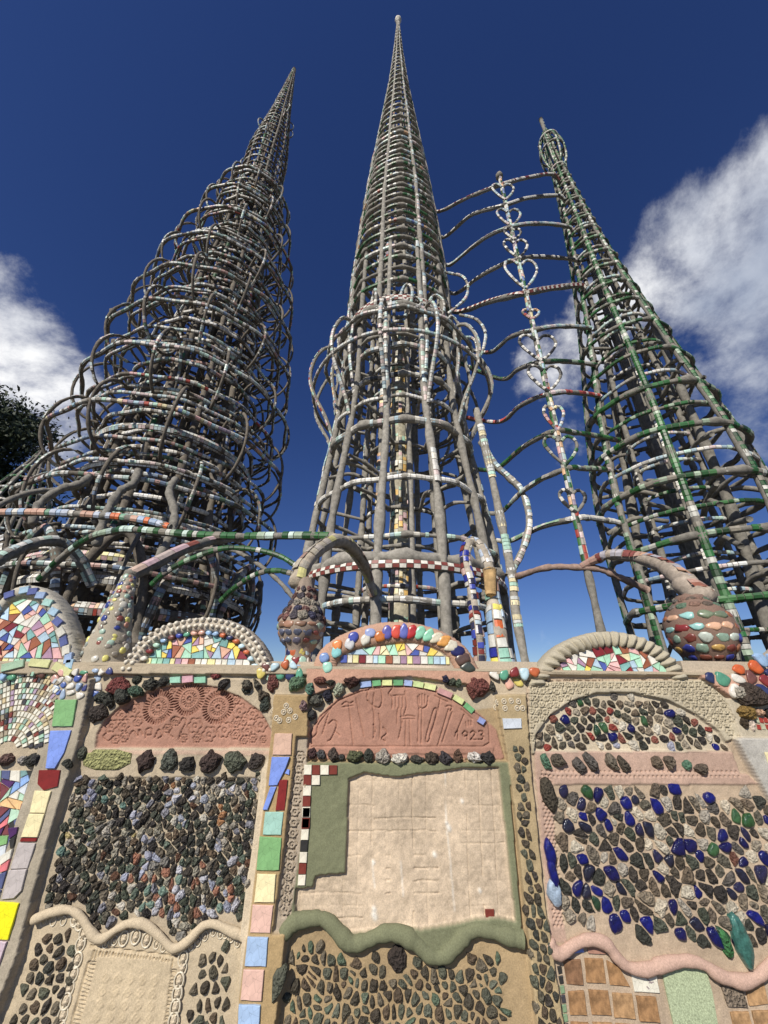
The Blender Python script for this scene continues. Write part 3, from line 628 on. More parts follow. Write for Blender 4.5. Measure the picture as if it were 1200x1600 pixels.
# stone row under the tool panel and rim tiles
rowst([(102, 412, 50, 60, (.06, .03, .03)), (150, 415, 50, 55, (.07, .07, .07)), (218, 420, 65, 65, (.07, .055, .045)), (262, 432, 35, 30, (.05, .05, .045)), (330, 425, 85, 55, (.09, .1, .05)), (355, 415, 35, 35, (.6, .4, .22)), (408, 425, 60, 65, (.04, .045, .035)), (488, 432, 80, 75, (.36, .33, .28)), (580, 440, 100, 55, (.6, .58, .5)), (672, 445, 75, 35, (.06, .06, .05)), (753, 435, 75, 68, (.07, .055, .04)), (832, 438, 70, 65, (.045, .04, .045)), (898, 432, 50, 70, (.1, .06, .04)), (990, 432, 75, 58, (.6, .57, .52)), (1062, 435, 68, 65, (.03, .03, .03)), (935, 455, 25, 35, (.4, .25, .15))], 3.53, 460, 1060)
rowst([(1005, 45, 140, 125, (.15, .05, .04)), (20, 25, 100, 95, (.1, .17, .1)), (90, 60, 50, 70, (.1, .2, .15)), (185, 100, 60, 70, (.02, .02, .035)), (245, 55, 70, 85, (.35, .38, .28)), (120, 125, 85, 60, (.1, .1, .08)), (90, 200, 75, 55, (.04, .04, .04)), (60, 150, 40, 60, (.2, .13, .13)), (145, 15, 70, 45, (.17, .07, .05)), (320, 20, 90, 65, (.05, .02, .015)), (865, 20, 60, 50, (.05, .06, .04)), (900, 25, 45, 55, (.08, .11, .07)), (830, 5, 45, 40, (.02, .02, .05)), (1085, 45, 35, 60, (.05, .05, .04)), (200, 25, 60, 30, (.04, .04, .03))], 3.53, 460, 1060)
rim = [(362, 8, 425, 0, (.3, .4, .65)), (430, 0, 478, -5, (.15, .38, .17)), (484, -5, 540, -5, (.62, .65, .3)), (545, -5, 600, -5, (.13, .33, .15)), (605, -5, 650, 0, (.3, .38, .6)), (655, 0, 712, 10, (.5, .6, .28)), (716, 10, 780, 25, (.62, .66, .32)), (790, 35, 868, 68, (.5, .28, .27)), (878, 72, 930, 105, (.55, .6, .28)), (938, 115, 985, 155, (.15, .38, .17)), (1012, 195, 1045, 215, (.25, .3, .55))]
for x0, y0, x1, y1, c_ in rim:
    a = np.array((x0, y0), float); b = np.array((x1, y1), float); d_ = b-a; nn = np.array([d_[1], -d_[0]])/np.hypot(*d_)*17
    ptile('tile', cr([tuple(a+nn*.9), tuple(b+nn*.9), tuple(b-nn), tuple(a-nn)], 3.53, 460, 1068), c_, .016)
for i, c_ in enumerate(((.3, .55, .42), (.6, .35, .4), (.25, .5, .35))): ptile('tile', cr([(715+i*50, 418+abs(i-1)*4), (760+i*52, 415+abs(i-1)*4), (760+i*52, 442+abs(i-1)*4), (715+i*50, 447)], 2.667, 0, 900), c_, .016)
# green blobs and shells round pilaster heads
for cx, cy in [(1002, 525), (1025, 522), (1055, 520), (1085, 522), (1000, 548), (1030, 550), (1080, 550), (1102, 550), (75, 560), (95, 590), (125, 565), (150, 560), (108, 600), (145, 598), (172, 585), (135, 540)]:
    ring_shell(*uv(400+cx/2.667, 900+cy/2.667), .013, 1.0)
# pebbles of bay 2
def below2(c, q): return None
F2 = [(455, 1490), (470, 1465), (500, 1462), (530, 1488), (560, 1500), (600, 1482), (640, 1484), (670, 1506), (700, 1512), (722, 1494), (740, 1484), (785, 1486), (800, 1640), (432, 1640)]
def sp2(c, q):
    px, py = proj((c[0], WY, c[1]))
    if math.hypot(px-621, py-1497) < 24: return 'skip'
    if random.random() < .16: return ('pebble', pick([(.085, .12, .08), (.11, .14, .1), (.11, .12, .09)]), M_PEB)
field('pebble', F2, .040, PEB, .014, .0042, M_PEB, aspect=1.15, special=sp2, cj=.42, inset=.2, jit=.4)
u_, v_ = uv(621, 1496); pstone('stone', blob(u_, v_, .048, .050, 0, 10, .12), (.04, .03, .025), .022, .3)
field('pebble', [(796, 1165), (818, 1165), (832, 1330), (862, 1500), (880, 1640), (835, 1640), (822, 1480), (812, 1330)], .036, PEB+LAVA[:4], .012, .003, M_PEB, aspect=1.3, inset=.15, cj=.3, jit=.4)
field('pebble', [(437, 1470), (450, 1470), (432, 1640), (415, 1640)], .06, PEB, .022, .008, M_PEB, aspect=2.2, inset=.05, cj=.2)
# bay 3: lunette, row, big field with bottle glass
BG_ = [(.005, .006, .085), (.006, .008, .13), (.007, .006, .06)]; GG_ = [(.025, .075, .025), (.04, .10, .04), (.02, .05, .025)]
def sp3(c, q):
    r = random.random()
    if r < .115: return ('glass_fragment', pick(BG_), M_GLASS)
    if r < .15: return ('glass_fragment', pick(GG_), M_GLASS)
    if r < .27: return ('glass_fragment', pick([(.018, .016, .05), (.014, .014, .03)]), M_GLASS)
    if r < .285: return ('stone', pick([(.25, .04, .03), (.14, .06, .04)]), M_PEB)
    if r < .44: return ('stone', pick([(.42, .38, .3), (.5, .44, .34), (.33, .3, .25)]), M_PEB)
def sp3b(c, q):
    r = random.random()
    if r < .08: return ('glass_fragment', pick(BG_), M_GLASS)
    if r < .12: return ('glass_fragment', pick(GG_), M_GLASS)
    if r < .29: return ('stone', pick([(.22, .04, .03), (.2, .07, .05)]), M_PEB)
    if r < .38: return ('stone', pick([(.33, .34, .42), (.5, .46, .38)]), M_PEB)
field('stone', LUN3, .050, LAVA+GREYS, .014, .0035, jit=.4, special=sp3b, inset=.28)
field('stone', [(842, 1183), (1145, 1186), (1150, 1205), (842, 1202)], .085, GREYS+[(.42, .42, .38), (.1, .2, .13)], .035, .005, aspect=.9, jit=.4, inset=.02)
F3 = [(862, 1224), (1172, 1228), (1290, 1330), (1330, 1470), (1215, 1482), (1165, 1492), (1110, 1484), (1060, 1470), (1000, 1462), (965, 1448), (935, 1440), (900, 1450), (872, 1450), (862, 1380)]
field('stone', F3, .054, GREYS+LAVA+LAVA[:4], .012, .003, M_STONE, aspect=1.2, jit=.42, special=sp3, cj=.42, inset=.15)
for (x, y, w_, h_, c_) in ((1151, 1462, 11, 27, (.04, .13, .11)), (1128, 1470, 7, 15, (.04, .15, .05)), (857, 1330, 7, 16, (.005, .007, .12)), (861, 1362, 6, 15, (.005, .007, .12)), (863, 1392, 9, 14, (.3, .38, .48)), (855, 1240, 11, 22, (.06, .05, .035))):
    u_, v_ = uv(x, y); pstone('glass_fragment' if c_[2] > .06 else 'stone', blob(u_, v_, w_*PX, h_*PX, .1, 10, .08), c_, .03, .1, M_GLASS if c_[2] > .06 else M_STONE, smooth=True)
# brown tiles at the foot of bay 3
BR = [(.24, .13, .06), (.30, .17, .08), (.2, .11, .06), (.36, .22, .11)]
bt = [[(130, 128), (222, 125), (238, 262), (150, 255)], [(242, 122), (340, 125), (355, 255), (255, 248)], [(355, 130), (420, 165), (478, 268), (375, 258)], [(155, 292), (240, 288), (255, 418), (168, 415)], [(262, 285), (365, 290), (385, 420), (282, 415)], [(385, 300), (490, 305), (508, 438), (400, 430)], [(508, 315), (612, 320), (635, 455), (530, 448)],
      [(170, 452), (262, 455), (275, 590), (182, 590)], [(285, 455), (388, 458), (405, 590), (300, 590)], [(405, 462), (510, 468), (528, 600), (425, 600)], [(530, 480), (636, 485), (655, 610), (550, 610)], [(1078, 262), (1170, 225), (1200, 360), (1100, 372)], [(1000, 402), (1095, 400), (1130, 540), (1030, 540)], [(1112, 395), (1210, 392), (1250, 530), (1140, 530)], [(1205, 215), (1290, 190), (1330, 350), (1222, 355)]]
for q in bt: ptile('tile', cr(q, 3.333, 840, 1460), random.choice(BR), .008, m_=M_BRN)
ptile('tile', cr([(480, 185), (612, 190), (632, 300), (500, 292)], 3.333, 840, 1460), (.72, .7, .6), .008, label='white tile with small grey flower print')
for q in ([(495, 215), (510, 235)], [(505, 240), (515, 262)], [(555, 215), (590, 250)], [(570, 245), (600, 240)], [(560, 262), (575, 278)], [(585, 215), (592, 232)]):
    a, b = np.array(q, float); d_ = b-a; nn = np.array([d_[1], -d_[0]])/np.hypot(*d_)*4
    ptile('tile_print', cr([tuple(a+nn), tuple(b+nn), tuple(b-nn), tuple(a-nn)], 3.333, 840, 1460), (.3, .25, .25), .009)
ptile('tile', cr([(940, 235), (1060, 260), (1090, 375), (985, 372)], 3.333, 840, 1460), (.2, .16, .12), .012, label='carved grey-brown slab', m_=M_STONE)
ptile('tile', cr([(168, 92), (235, 65), (240, 88), (170, 98)], 3.333, 840, 1460), PERI, .008)
ptile('tile', cr([(258, 55), (340, 60), (352, 100), (262, 95)], 3.333, 840, 1460), (.36, .2, .15), .008)
ptile('terrazzo_slab', cr([(640, 178), (720, 160), (800, 152), (868, 160), (905, 300), (955, 590), (735, 590), (690, 400)], 3.333, 840, 1460), (.36, .42, .27), .008, label='pale green speckled slab', m_=mat('green_terrazzo', .6, 160, .5, .3, 200, .002))
for i in range(8): ptile('tile', cr([(100+i*6, 165+i*50), (122+i*6, 160+i*50), (128+i*6, 200+i*50), (108+i*6, 205+i*50)], 3.333, 840, 1460), random.choice([BK, (.2, .3, .18), (.05, .05, .06)]), .006)
ptile('tile', [(1180, 1173), (1240, 1174), (1250, 1207), (1192, 1206)], CRM, .009); ptile('tile', [(1194, 1210), (1252, 1210), (1265, 1250), (1204, 1246)], PNK, .009)
# bay 0: fan of little tiles and shards
cx, cy = uv(8, 1178)
def okb0(p): 
    q = proj((p[0], WY, p[1])); return q[1] < 1168 and q[0] < 99-(q[1]-1080)*.18
for k in range(12):
    r = .075+.03*k; n = max(4, int(r*pi*1.15/.028))
    for j in range(n*2):
        a = pi*(j+.5)/(n*1.15)*1.0-.1
        if a > pi: continue
        da = pi/(n*1.15)*.40; c = (cx+r*cos(a), cy+r*sin(a))
        if not okb0(c): continue
        q = [(cx+rr*cos(aa), cy+rr*sin(aa)) for rr, aa in ((r-.0125, a-da), (r+.0125, a-da), (r+.0125, a+da), (r-.0125, a+da))]
        ptile('mosaic_tile', q, random.choice([(.72, .7, .6)]*5+[(.2, .05, .04), (.4, .3, .4), (.35, .55, .42), (.35, .3, .22), (.25, .35, .3), (.5, .55, .6), (.6, .5, .3), (.05, .05, .06)]), .008, raw=True)
for k in range(9):
    a = pi*(.06+.105*k); r = .47; q = [(cx+rr*cos(aa), cy+rr*sin(aa)) for rr, aa in ((r-.022, a-.14), (r+.022, a-.13), (r+.022, a+.13), (r-.022, a+.14))]
    if okb0((cx+r*cos(a), cy+r*sin(a)-.0)): ptile('tile', q, random.choice([(.6, .6, .3), (.3, .15, .12), (.68, .65, .55), (.35, .5, .35)]), .012, raw=True)
rowst([(35, 765, 65, 45, (.12, .07, .06)), (92, 768, 35, 30, (.3, .28, .26)), (138, 765, 60, 40, (.04, .04, .035)), (182, 758, 30, 35, (.03, .03, .03)), (-30, 765, 60, 45, (.08, .08, .06))], 2.667, 0, 900)
for c in slices(UV([(-120, 1203), (62, 1203), (50, 1255), (38, 1310), (14, 1400), (-120, 1400)]), .0028):
    q = shrink(c, .0022)
    if q is not None: ptile('mosaic_tile', q, random.choice([(.2, .4, .16), (.45, .65, .5), (.2, .06, .07), (.68, .66, .58), (.08, .03, .12), (.2, .35, .35), (.7, .2, .22), (.75, .5, .25), (.6, .65, .7), (.1, .12, .25), (.25, .4, .7), (.04, .04, .04)]), .008, raw=True, tilt=.03)
# shards round the pilaster heads and along the right rim
POT = [(.5, .13, .05), (.04, .06, .3), (.1, .3, .2), (.45, .6, .66), (.65, .62, .55), (.3, .45, .66), (.6, .5, .14), (.2, .03, .03), (.42, .62, .5), (.62, .36, .28), (.15, .06, .05), (.03, .04, .12)]
BLUEP = [(.06, .1, .36), (.1, .16, .42), (.35, .45, .6), (.65, .62, .55), (.1, .3, .18), (.65, .62, .55), (.05, .06, .18)]
field('pottery_piece', [(82, 1046), (185, 1046), (160, 1066), (150, 1092), (92, 1092)], .045, BLUEP+[(.6, .35, .3)], .009, .0032, M_TILE, jit=.12, inset=.1, smooth=True)
field('pottery_piece', [(-100, 1052), (80, 1052), (70, 1062), (-100, 1062)], .05, BLUEP+POT+[(.12, .06, .05)]*3, .02, .004, M_TILE, jit=.12, inset=.02, smooth=True)
field('pottery_piece', [(408, 1030), (482, 1034), (480, 1066), (410, 1062)], .055, POT, .010, .0028, M_TILE, jit=.1, inset=.1, smooth=True)
field('pottery_piece', [(754, 1046), (848, 1035), (842, 1058), (822, 1078), (768, 1066)], .06, POT, .010, .003, M_TILE, jit=.1, inset=.1, smooth=True)
field('pottery_piece', [(1076, 1064), (1095, 1040), (1300, 1020), (1340, 1080), (1160, 1088), (1100, 1082)], .085, POT+[(.62, .13, .04)]*2, .012, .004, M_TILE, jit=.1, inset=.12, smooth=True, aspect=.85)
rowst([(1095, 395, 150, 90, (.055, .04, .03)), (1040, 380, 60, 60, (.36, .33, .27)), (1080, 465, 80, 50, (.22, .14, .04)), (1135, 465, 50, 30, (.62, .4, .27)), (1180, 470, 40, 45, (.03, .025, .02)), (1070, 515, 35, 45, (.05, .035, .02)), (1105, 520, 25, 55, (.6, .5, .42)), (1190, 380, 40, 70, (.06, .055, .05))], 2.857, 780, 950)
for i in range(5):
    for j in range(2): ptile('mosaic_tile', cr([(1118+i*20+j*8, 488+j*30), (1133+i*20+j*8, 490+j*30), (1140+i*20+j*8, 512+j*30), (1124+i*20+j*8, 510+j*30)], 2.857, 780, 950), random.choice([BK, (.3, .04, .03), (.4, .42, .3), (.1, .03, .03)]), .006)
# -------- wavy mouldings
def moulding(pts, r, col, kz=1.):
    r = r*.82
    c = smooth_curve(np.array([W(x, y, WY) for x, y in pts]), 90); c[:, 1] -= .022; mb = MB(); tube(mb, c, np.full(90, r)*(1+.12*np.sin(np.arange(90)*.31)+.03*np.sin(np.arange(90)*.83+1)), 12, up=(0, -1, 0), col=col, rough=.05, kz=1.15); obj('wavy_moulding', mb, M_WALL, wall)
moulding(cr([(150, 625), (230, 592), (300, 582), (350, 610), (400, 685), (440, 700), (500, 660), (560, 635), (620, 645), (680, 695), (730, 740), (790, 712), (850, 652), (900, 640), (960, 665), (1020, 690)], 2.667, 0, 1200), .019, (.53, .44, .31))
moulding(cr([(165, 655), (200, 610), (250, 595), (310, 590), (350, 610), (400, 665), (440, 690), (500, 675), (560, 650), (630, 652), (690, 690), (740, 735), (790, 740), (840, 700), (880, 655), (930, 632), (1000, 645), (1060, 662), (1110, 672)], 2.553, 380, 1200), .034, OLIVE)
moulding(cr([(165, 800), (195, 850), (230, 852), (290, 810), (360, 792), (430, 812), (480, 875), (540, 922), (620, 930), (700, 905), (800, 890), (880, 908), (950, 955), (1050, 985), (1130, 965), (1200, 900), (1270, 830), (1400, 860)], 3, 800, 1200), .026, (.50, .34, .27))
# -------- scalloped arches on top
PLATES = []
def arch(rimpts, rimw, col, plate_col, bottom, name='arch_rim', rimr=.03, scal=False):
    P_ = smooth_curve(np.array([W(x, y, WY) for x, y in rimpts]), 60); c = P_.copy()
    ctr = np.array([c[:, 0].mean(), 0, c[:, 2].min()]); dd = c-ctr; dd[:, 1] = 0; dd /= np.linalg.norm(dd, axis=1)[:, None]
    c = c-dd*rimw*.5; c[:, 1] = 2.56
    mb = MB(); kk_ = np.linspace(0, 59, 200); c60, d60 = c, dd; c = np.stack([np.interp(kk_, np.arange(60), c60[:, q_]) for q_ in range(3)], -1); dd = np.stack([np.interp(kk_, np.arange(60), d60[:, q_]) for q_ in range(3)], -1); n = 200; a = np.linspace(0, 2*pi, 14, endpoint=False); ca = np.sign(np.cos(a))*abs(np.cos(a))**.6; sa = np.sign(np.sin(a))*abs(np.sin(a))**.6
    V = c[:, None]+(rimw*.5)*ca[None, :, None]*dd[:, None]+np.array([0, -1, 0])*(.085*sa)[None, :, None]
    V += rng.normal(0, .0015, V.shape)
    if scal:
        s_ = .02*abs(np.sin(np.arange(n)*pi/9.))-.01; V += (s_[:, None]*np.maximum(.35+sa, 0)[None])[..., None]*np.array([0, -1., 0])-(s_[:, None]*np.maximum(.2-ca, 0)[None]*.8)[..., None]*dd[:, None]
    i = np.arange(n-1)[:, None]; j = np.arange(14)[None]
    mb.add(V, np.stack([i*14+j, (i+1)*14+j, (i+1)*14+(j+1) % 14, i*14+(j+1) % 14], -1).reshape(-1, 4), None, col)
    obj(name, mb, M_WALL, wall)
    c, dd = c60, d60
    # plate
    inn = (c-dd*rimw*.45)[:, [0, 2]]; pl = np.concatenate([inn, [[inn[-1, 0], bottom], [inn[0, 0], bottom]]])
    mb = MB(); k = len(pl); f_ = np.stack([pl[:, 0], np.full(k, 2.505), pl[:, 1]], -1); b_ = f_.copy(); b_[:, 1] = 2.66; cc = pl.mean(0)
    mb.add(np.concatenate([f_, b_, [[cc[0], 2.505, cc[1]], [cc[0], 2.66, cc[1]]]]), np.array([[x, (x+1) % k, k+(x+1) % k, k+x] for x in range(k)]), np.array([[x, (x+1) % k, 2*k] for x in range(k)]+[[k+x, k+(x+1) % k, 2*k+1] for x in range(k)]), plate_col)
    PLATES.append((pl[:, 0].min()-.12, pl[:, 0].max()+.12, obj('arch_plate', mb, M_WALL, wall)))
    return c, dd, inn
def shards(inn, s, ybase, inset=0., pal=PASTEL, strip=True):
    c = inn.mean(0); p = inn.copy(); zb = ybase; 
    ctr = np.array([inn[:, 0].mean(), zb]); p = ctr+(p-ctr)*(1-inset); p = p[p[:, 1] > zb]
    poly = np.concatenate([p[::5], p[-1:], [[p[-1, 0]*1., zb], [p[0, 0], zb]]]) if False else np.concatenate([p[::5], p[-1:]])
    poly = np.array([q for q in poly]); 
    if strip:
        x = min(poly[0, 0], poly[-1, 0])+.01; x1 = max(poly[0, 0], poly[-1, 0])-.01; hb = .05
        while x < x1-.015:
            w_ = random.uniform(.025, .045); h_ = hb*random.uniform(.75, 1.25)
            q = np.array([(x, zb+.004), (min(x+w_, x1), zb+.004), (min(x+w_, x1), zb+h_), (x, zb+h_)])
            q[2:, 1] = zb+hb-.003
            ptile('tile_shard', q, pick(PASTEL+[(.74, .71, .6), (.75, .7, .35)]*3), .007, 2.503, raw=True, tilt=.02); x += w_+.004
        lo = zb+hb
    else: lo = zb
    up_ = clip_half(poly if area(poly) > 0 else poly[::-1], np.array([0, -1.]), -lo)
    for c_ in slices(up_, s*s*1.0):
        q = shrink(c_, .0022)
        if q is not None and abs(area(q)) > .00012: ptile('tile_shard', q, pick(pal), .007, 2.503, raw=True, tilt=.03)
zb = lambda x, y: uv(x, y)[1]
# arch 1
a1 = [(-36, 1046), (-28, 1000), (-10, 955), (15, 925), (42, 914), (72, 921), (97, 949), (112, 986), (122, 1020), (126, 1046)]
c, dd, inn = arch(a1, .085, (.46, .43, .36), (.45, .4, .33), 1.72)
for k in range(3, 58, 3):
    q = c[k]; t_ = np.cross(dd[k], [0, 1, 0]); 
    if random.random() < .88: 
        pp = [q+dd[k]*a_*.022+t_*b_*.03-np.array([0, 0, 0]) for a_, b_ in ((-1, -1), (1, -1), (1, 1), (-1, 1))]
        ptile('tile', [(x[0], x[2]) for x in pp], pick([(.35, .55, .5), (.35, .5, .62), (.62, .6, .52), (.1, .12, .3), (.3, .4, .6), (.25, .1, .08), (.5, .55, .45)]), .01, 2.476, raw=True)
shards(inn, .052, zb(60, 1043), .03)
# arch 2 with shells
a2 = [(190, 1048), (205, 1020), (230, 993), (265, 974), (315, 964), (355, 968), (388, 983), (412, 1010), (430, 1048)]
c, dd, inn = arch(a2, .10, (.45, .4, .33), (.45, .4, .33), 1.72)
s_ = np.concatenate([[0], np.cumsum(np.linalg.norm(np.diff(c, axis=0), axis=1))])
for row, off in ((0, .03), (1, -.008)):
    x = .01
    while x < s_[-1]:
        q = np.array([np.interp(x, s_, (c+dd*off)[:, k]) for k in (0, 2)]); r = random.uniform(.0135, .0175)
        pstone('shell', blob(q[0], q[1], r, r*.85, random.uniform(0, 3), 8, .1), (.62, .57, .47), .016, .12, M_TILE, y0=2.476, smooth=True); x += .036
x = .03
while x < s_[-1]-.02:
    q = np.array([np.interp(x, s_, (c-dd*.052)[:, k]) for k in (0, 2)]); pstone('pottery_piece', blob(q[0], q[1], .022, .015, 0, 7, .15), pick(POT), .016, .1, M_TILE, y0=2.49, smooth=True); x += .055
ctr = inn.mean(0); ctr[1] = inn[:, 1].min()
shards(ctr+(inn-ctr)*.93, .047, zb(310, 1043))
# arch 3 with pottery rim
a3 = [(487, 1050), (495, 1022), (520, 998), (560, 980), (600, 971), (645, 972), (690, 985), (728, 1010), (752, 1050)]
c, dd, inn = arch(a3, .15, (.45, .28, .2), (.5, .42, .34), 1.72, rimr=.05)
s_ = np.concatenate([[0], np.cumsum(np.linalg.norm(np.diff(c, axis=0), axis=1))])
cols = [(.35, .62, .5), (.2, .3, .55), (.25, .55, .55), (.7, .25, .08), (.55, .55, .56), (.06, .08, .35), (.62, .6, .52), (.3, .36, .6), (.5, .16, .04), (.1, .1, .35), (.6, .08, .05), (.12, .14, .42), (.4, .03, .03), (.25, .55, .38), (.25, .55, .38), (.6, .55, .42), (.62, .3, .08), (.6, .56, .45), (.02, .02, .1), (.1, .06, .05), (.05, .06, .05)]
for i, c_ in enumerate(cols):
    x = .03+i*(s_[-1]-.06)/(len(cols)-1); off = (.018 if i % 2 else -.018) if i < 9 else .005
    q = np.array([np.interp(x, s_, (c+dd*off)[:, k]) for k in (0, 2)]); an = math.atan2(np.interp(x, s_, dd[:, 2]), np.interp(x, s_, dd[:, 0]))
    pstone('pottery_piece', blob(q[0], q[1], .050 if i > 8 else .034, .036, an, 7, .16), c_, .014, .12, M_TILE, y0=2.478, rnd=1, smooth=True)
shards(inn, .047, zb(620, 1038), .02)
# arch 4 scalloped cement
a4 = [(822, 1072), (842, 1040), (870, 1010), (905, 993), (940, 986), (980, 989), (1020, 1003), (1052, 1028), (1078, 1064)]
c, dd, inn = arch(a4, .095, (.41, .37, .28), (.5, .42, .34), 1.715, scal=True)
shards(inn, .050, zb(940, 1056), 0.0, strip=False)
a5 = [(1190, 1060), (1215, 1020), (1260, 990), (1320, 985), (1380, 1010), (1410, 1060)]
c, dd, inn = arch(a5, .09, (.45, .4, .33), (.45, .4, .33), 1.72); shards(inn, .05, zb(1290, 1050), 0.)
# piers between the arches
for x0, x1 in ((118, 205), (415, 500), (740, 842), (1070, 1215)):
    mb = MB(); a = W(x0, 1046, 2.5); b = W(x1, 1046, 2.5); boxmb(mb, a[0], b[0], 2.515, 2.68, 1.74, W((x0+x1)/2, 1030, 2.5)[2]-.012, (.45, .38, .29)); obj('pier_cap', mb, M_WALL, wall, smooth=False)

STUFF_NAME = {'stone': 'small_stones', 'pebble': 'small_pebbles', 'mosaic_tile': 'small_mosaic_tiles', 'shell': 'small_shells', 'tile_shard': 'small_tile_shards'}
for kind, lst in PIECES.items():
    lst.sort(key=lambda z: -z[0])
    for big, (V, Q, T), col, mt, label, smo in lst[:300]:
        mb = MB(); c = V.mean(0); mb.add(V, Q, T, col); o = obj(kind, mb, mt, wall, origin=tuple(c), smooth=smo); o.location = tuple(np.array(c)-np.array([0, 2.6, 0]))
        if label: o['label'] = label
        i_ = int((c[2]-V_0)/DX); j_ = int((c[0]-U_0)/DX)
        if kind in ('tile', 'tile_shard', 'stone', 'pebble') and 0 <= i_ < REG.shape[0] and 0 <= j_ < REG.shape[1] and REG[i_, j_] in REGOBJ and REG[i_, j_] > 2: o.parent = REGOBJ[REG[i_, j_]]
        elif kind in ('tile_shard', 'shell', 'tile', 'pottery_piece') and c[2] > V_1:
            for x0_, x1_, po in PLATES:
                if x0_ <= c[0] <= x1_: o.parent = po
    bym = {}
    for big, (V, Q, T), col, mt, label, smo in lst[300:]: bym.setdefault(mt.name, (mt, MB()))[1].add(V, Q, T, col)
    for mt, mb in bym.values(): obj(STUFF_NAME.get(kind, 'small_'+kind+'s'), mb, mt, wall, smooth=False, kind='stuff')

# ================================================================== TOWERS
def solve_h(yf, X, Y, rf, lo=.5, hi=30):
    for _ in range(40):
        mid = (lo+hi)/2
        if proj((X, Y-rf(mid), mid))[1] > yf: lo = mid
        else: hi = mid
    return (lo+hi)/2
def ringpts(X, Y, r, h, nseg, nleg=0, flat=.03, tilt=.01, wob=.008):
    a = np.linspace(0, 2*pi, nseg, endpoint=False); ph = random.uniform(0, 6)
    rr = r*(1-(flat*(1-np.cos(a*nleg))*.5 if nleg else 0)+wob*np.sin(a*2+ph)+wob*np.sin(a*3+ph*2))
    return np.stack([X+rr*np.cos(a), Y+rr*np.sin(a), h+tilt*r*np.sin(a+ph)+.01*np.sin(a*nleg/2+ph)], -1), a
def radial(p, X, Y, dz=-.25):
    o = p-np.array([X, Y, 0]); o[:, 2] = 0; o /= np.linalg.norm(o, axis=1)[:, None]+1e-9; o[:, 2] = dz; return o
class Tower:
    def __init__(s, name, X, Y, label, col=CEM): s.X, s.Y = X, Y; s.root = thing(name, (X, Y, 0), label, 'tower'); s.ch = MB(); s.col = col
    def ring(s, r, h, rad, nleg=8, pal=None, nseg=None, name='ring', kz=1., bulge=.6, **kw):
        rad = rad*.8
        nseg = nseg or int(max(20, min(80, r*2*pi/.09))); p, a = ringpts(s.X, s.Y, r, h, nseg, nleg)
        rr = rad*(1+bulge*np.exp(-((np.abs(((a*nleg/(2*pi)+.5) % 1)-.5)*2*pi/nleg*r)/(1.6*rad))**2)) if nleg else np.full(nseg, rad)
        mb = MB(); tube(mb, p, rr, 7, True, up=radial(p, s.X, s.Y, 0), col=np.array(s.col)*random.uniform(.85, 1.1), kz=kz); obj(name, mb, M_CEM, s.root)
        if pal: chips(s.ch, p, rad*1.03, radial(p, s.X, s.Y, 0 if kz != 1 else -.3), pal, closed=True, kz=kz, **kw)
    def leg(s, hs, rs, az, rad0, rad1, pal=None, n=None, name='leg', patch=True, bulges=(), **kw):
        hs = np.asarray(hs, float); n = n or max(12, int((hs[-1]-hs[0])/.16)); h = np.linspace(hs[0], hs[-1], n); r = np.interp(h, hs, rs)
        k = 3; r = np.convolve(np.pad(r, k, 'edge'), np.ones(2*k+1)/(2*k+1), 'valid')
        az_ = az+.012*np.sin(h*1.3+az*3); p = np.stack([s.X+r*np.cos(az_), s.Y+r*np.sin(az_), h], -1)
        rad = np.interp(h, [hs[0], hs[-1]], [rad0, rad1])
        for b in bulges: rad = rad*(1+.3*np.exp(-((h-b)/(.12))**2))
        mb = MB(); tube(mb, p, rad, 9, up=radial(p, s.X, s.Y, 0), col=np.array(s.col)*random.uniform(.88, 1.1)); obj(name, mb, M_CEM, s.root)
        if pal: chips(s.ch, p, rad*1.03, radial(p, s.X, s.Y, 0), pal, **{**dict(ln=.07, cover=.8, patchy=patch, A=.8), **kw})
        return p
    def curve(s, p, rad, pal=None, name='loop', up=None, n=None, closed=False, seg=6, **kw):
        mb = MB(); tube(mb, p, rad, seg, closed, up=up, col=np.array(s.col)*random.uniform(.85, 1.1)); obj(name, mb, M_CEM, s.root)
        if pal: chips(s.ch, p, np.asarray(rad)*1.03, up if up is not None else (0.1, -1, -.2), pal, closed=closed, **{**dict(ln=.05, cover=.8), **kw})
    def done(s): obj('mosaic_chips', s.ch, M_CHIP, s.root, smooth=False, kind='stuff')
def pol(X, Y, r, a, z): return (X+r*cos(a), Y+r*sin(a), z)

# ---------------- centre tower
T = Tower('mosaic_tower', .281, 6.011, 'tallest-looking middle spire, slender grey cement cage with a bulging basket and a mosaic core', col=(.27, .253, .22))
X, Y = T.X, T.Y
hk = [0, 2.5, 3.7, 5.5, 6.3, 7.2, 8, 9.2, 10.5, 12.5, 15, 18, 22, 26, 29.3]
ck = [1.62, 1.56, 1.5, 1.28, 1.2, 1.17, 1.16, 1.14, 1.12, 1.03, .88, .66, .37, .16, .045]
rc = lambda h: float(np.interp(h, hk, ck))
NL = 12
front = [(935, .045, PALE), (868, .085, None), (835, .04, PALE), (745, .045, WHITE), (655, .06, PALE), (618, .04, WHITE), (585, .05, BW), (540, .06, PALE), (520, .04, None), (436, .045, GREEN), (418, .035, None), (402, .045, GREEN), (384, .045, PALE), (370, .04, GREEN), (357, .04, GREEN), (344, .045, MIXED), (332, .04, GREEN), (322, .04, GREEN), (312, .05, None), (304, .04, GREEN), (296, .04, GREEN), (288, .045, MIXED), (280, .04, GREEN), (272, .04, PALE), (264, .04, GREEN), (256, .045, GREEN), (249, .04, MIXED), (242, .04, GREEN), (235, .04, PALE), (228, .04, GREEN), (221, .04, GREEN), (214, .04, PALE), (207, .05, MIXED)]
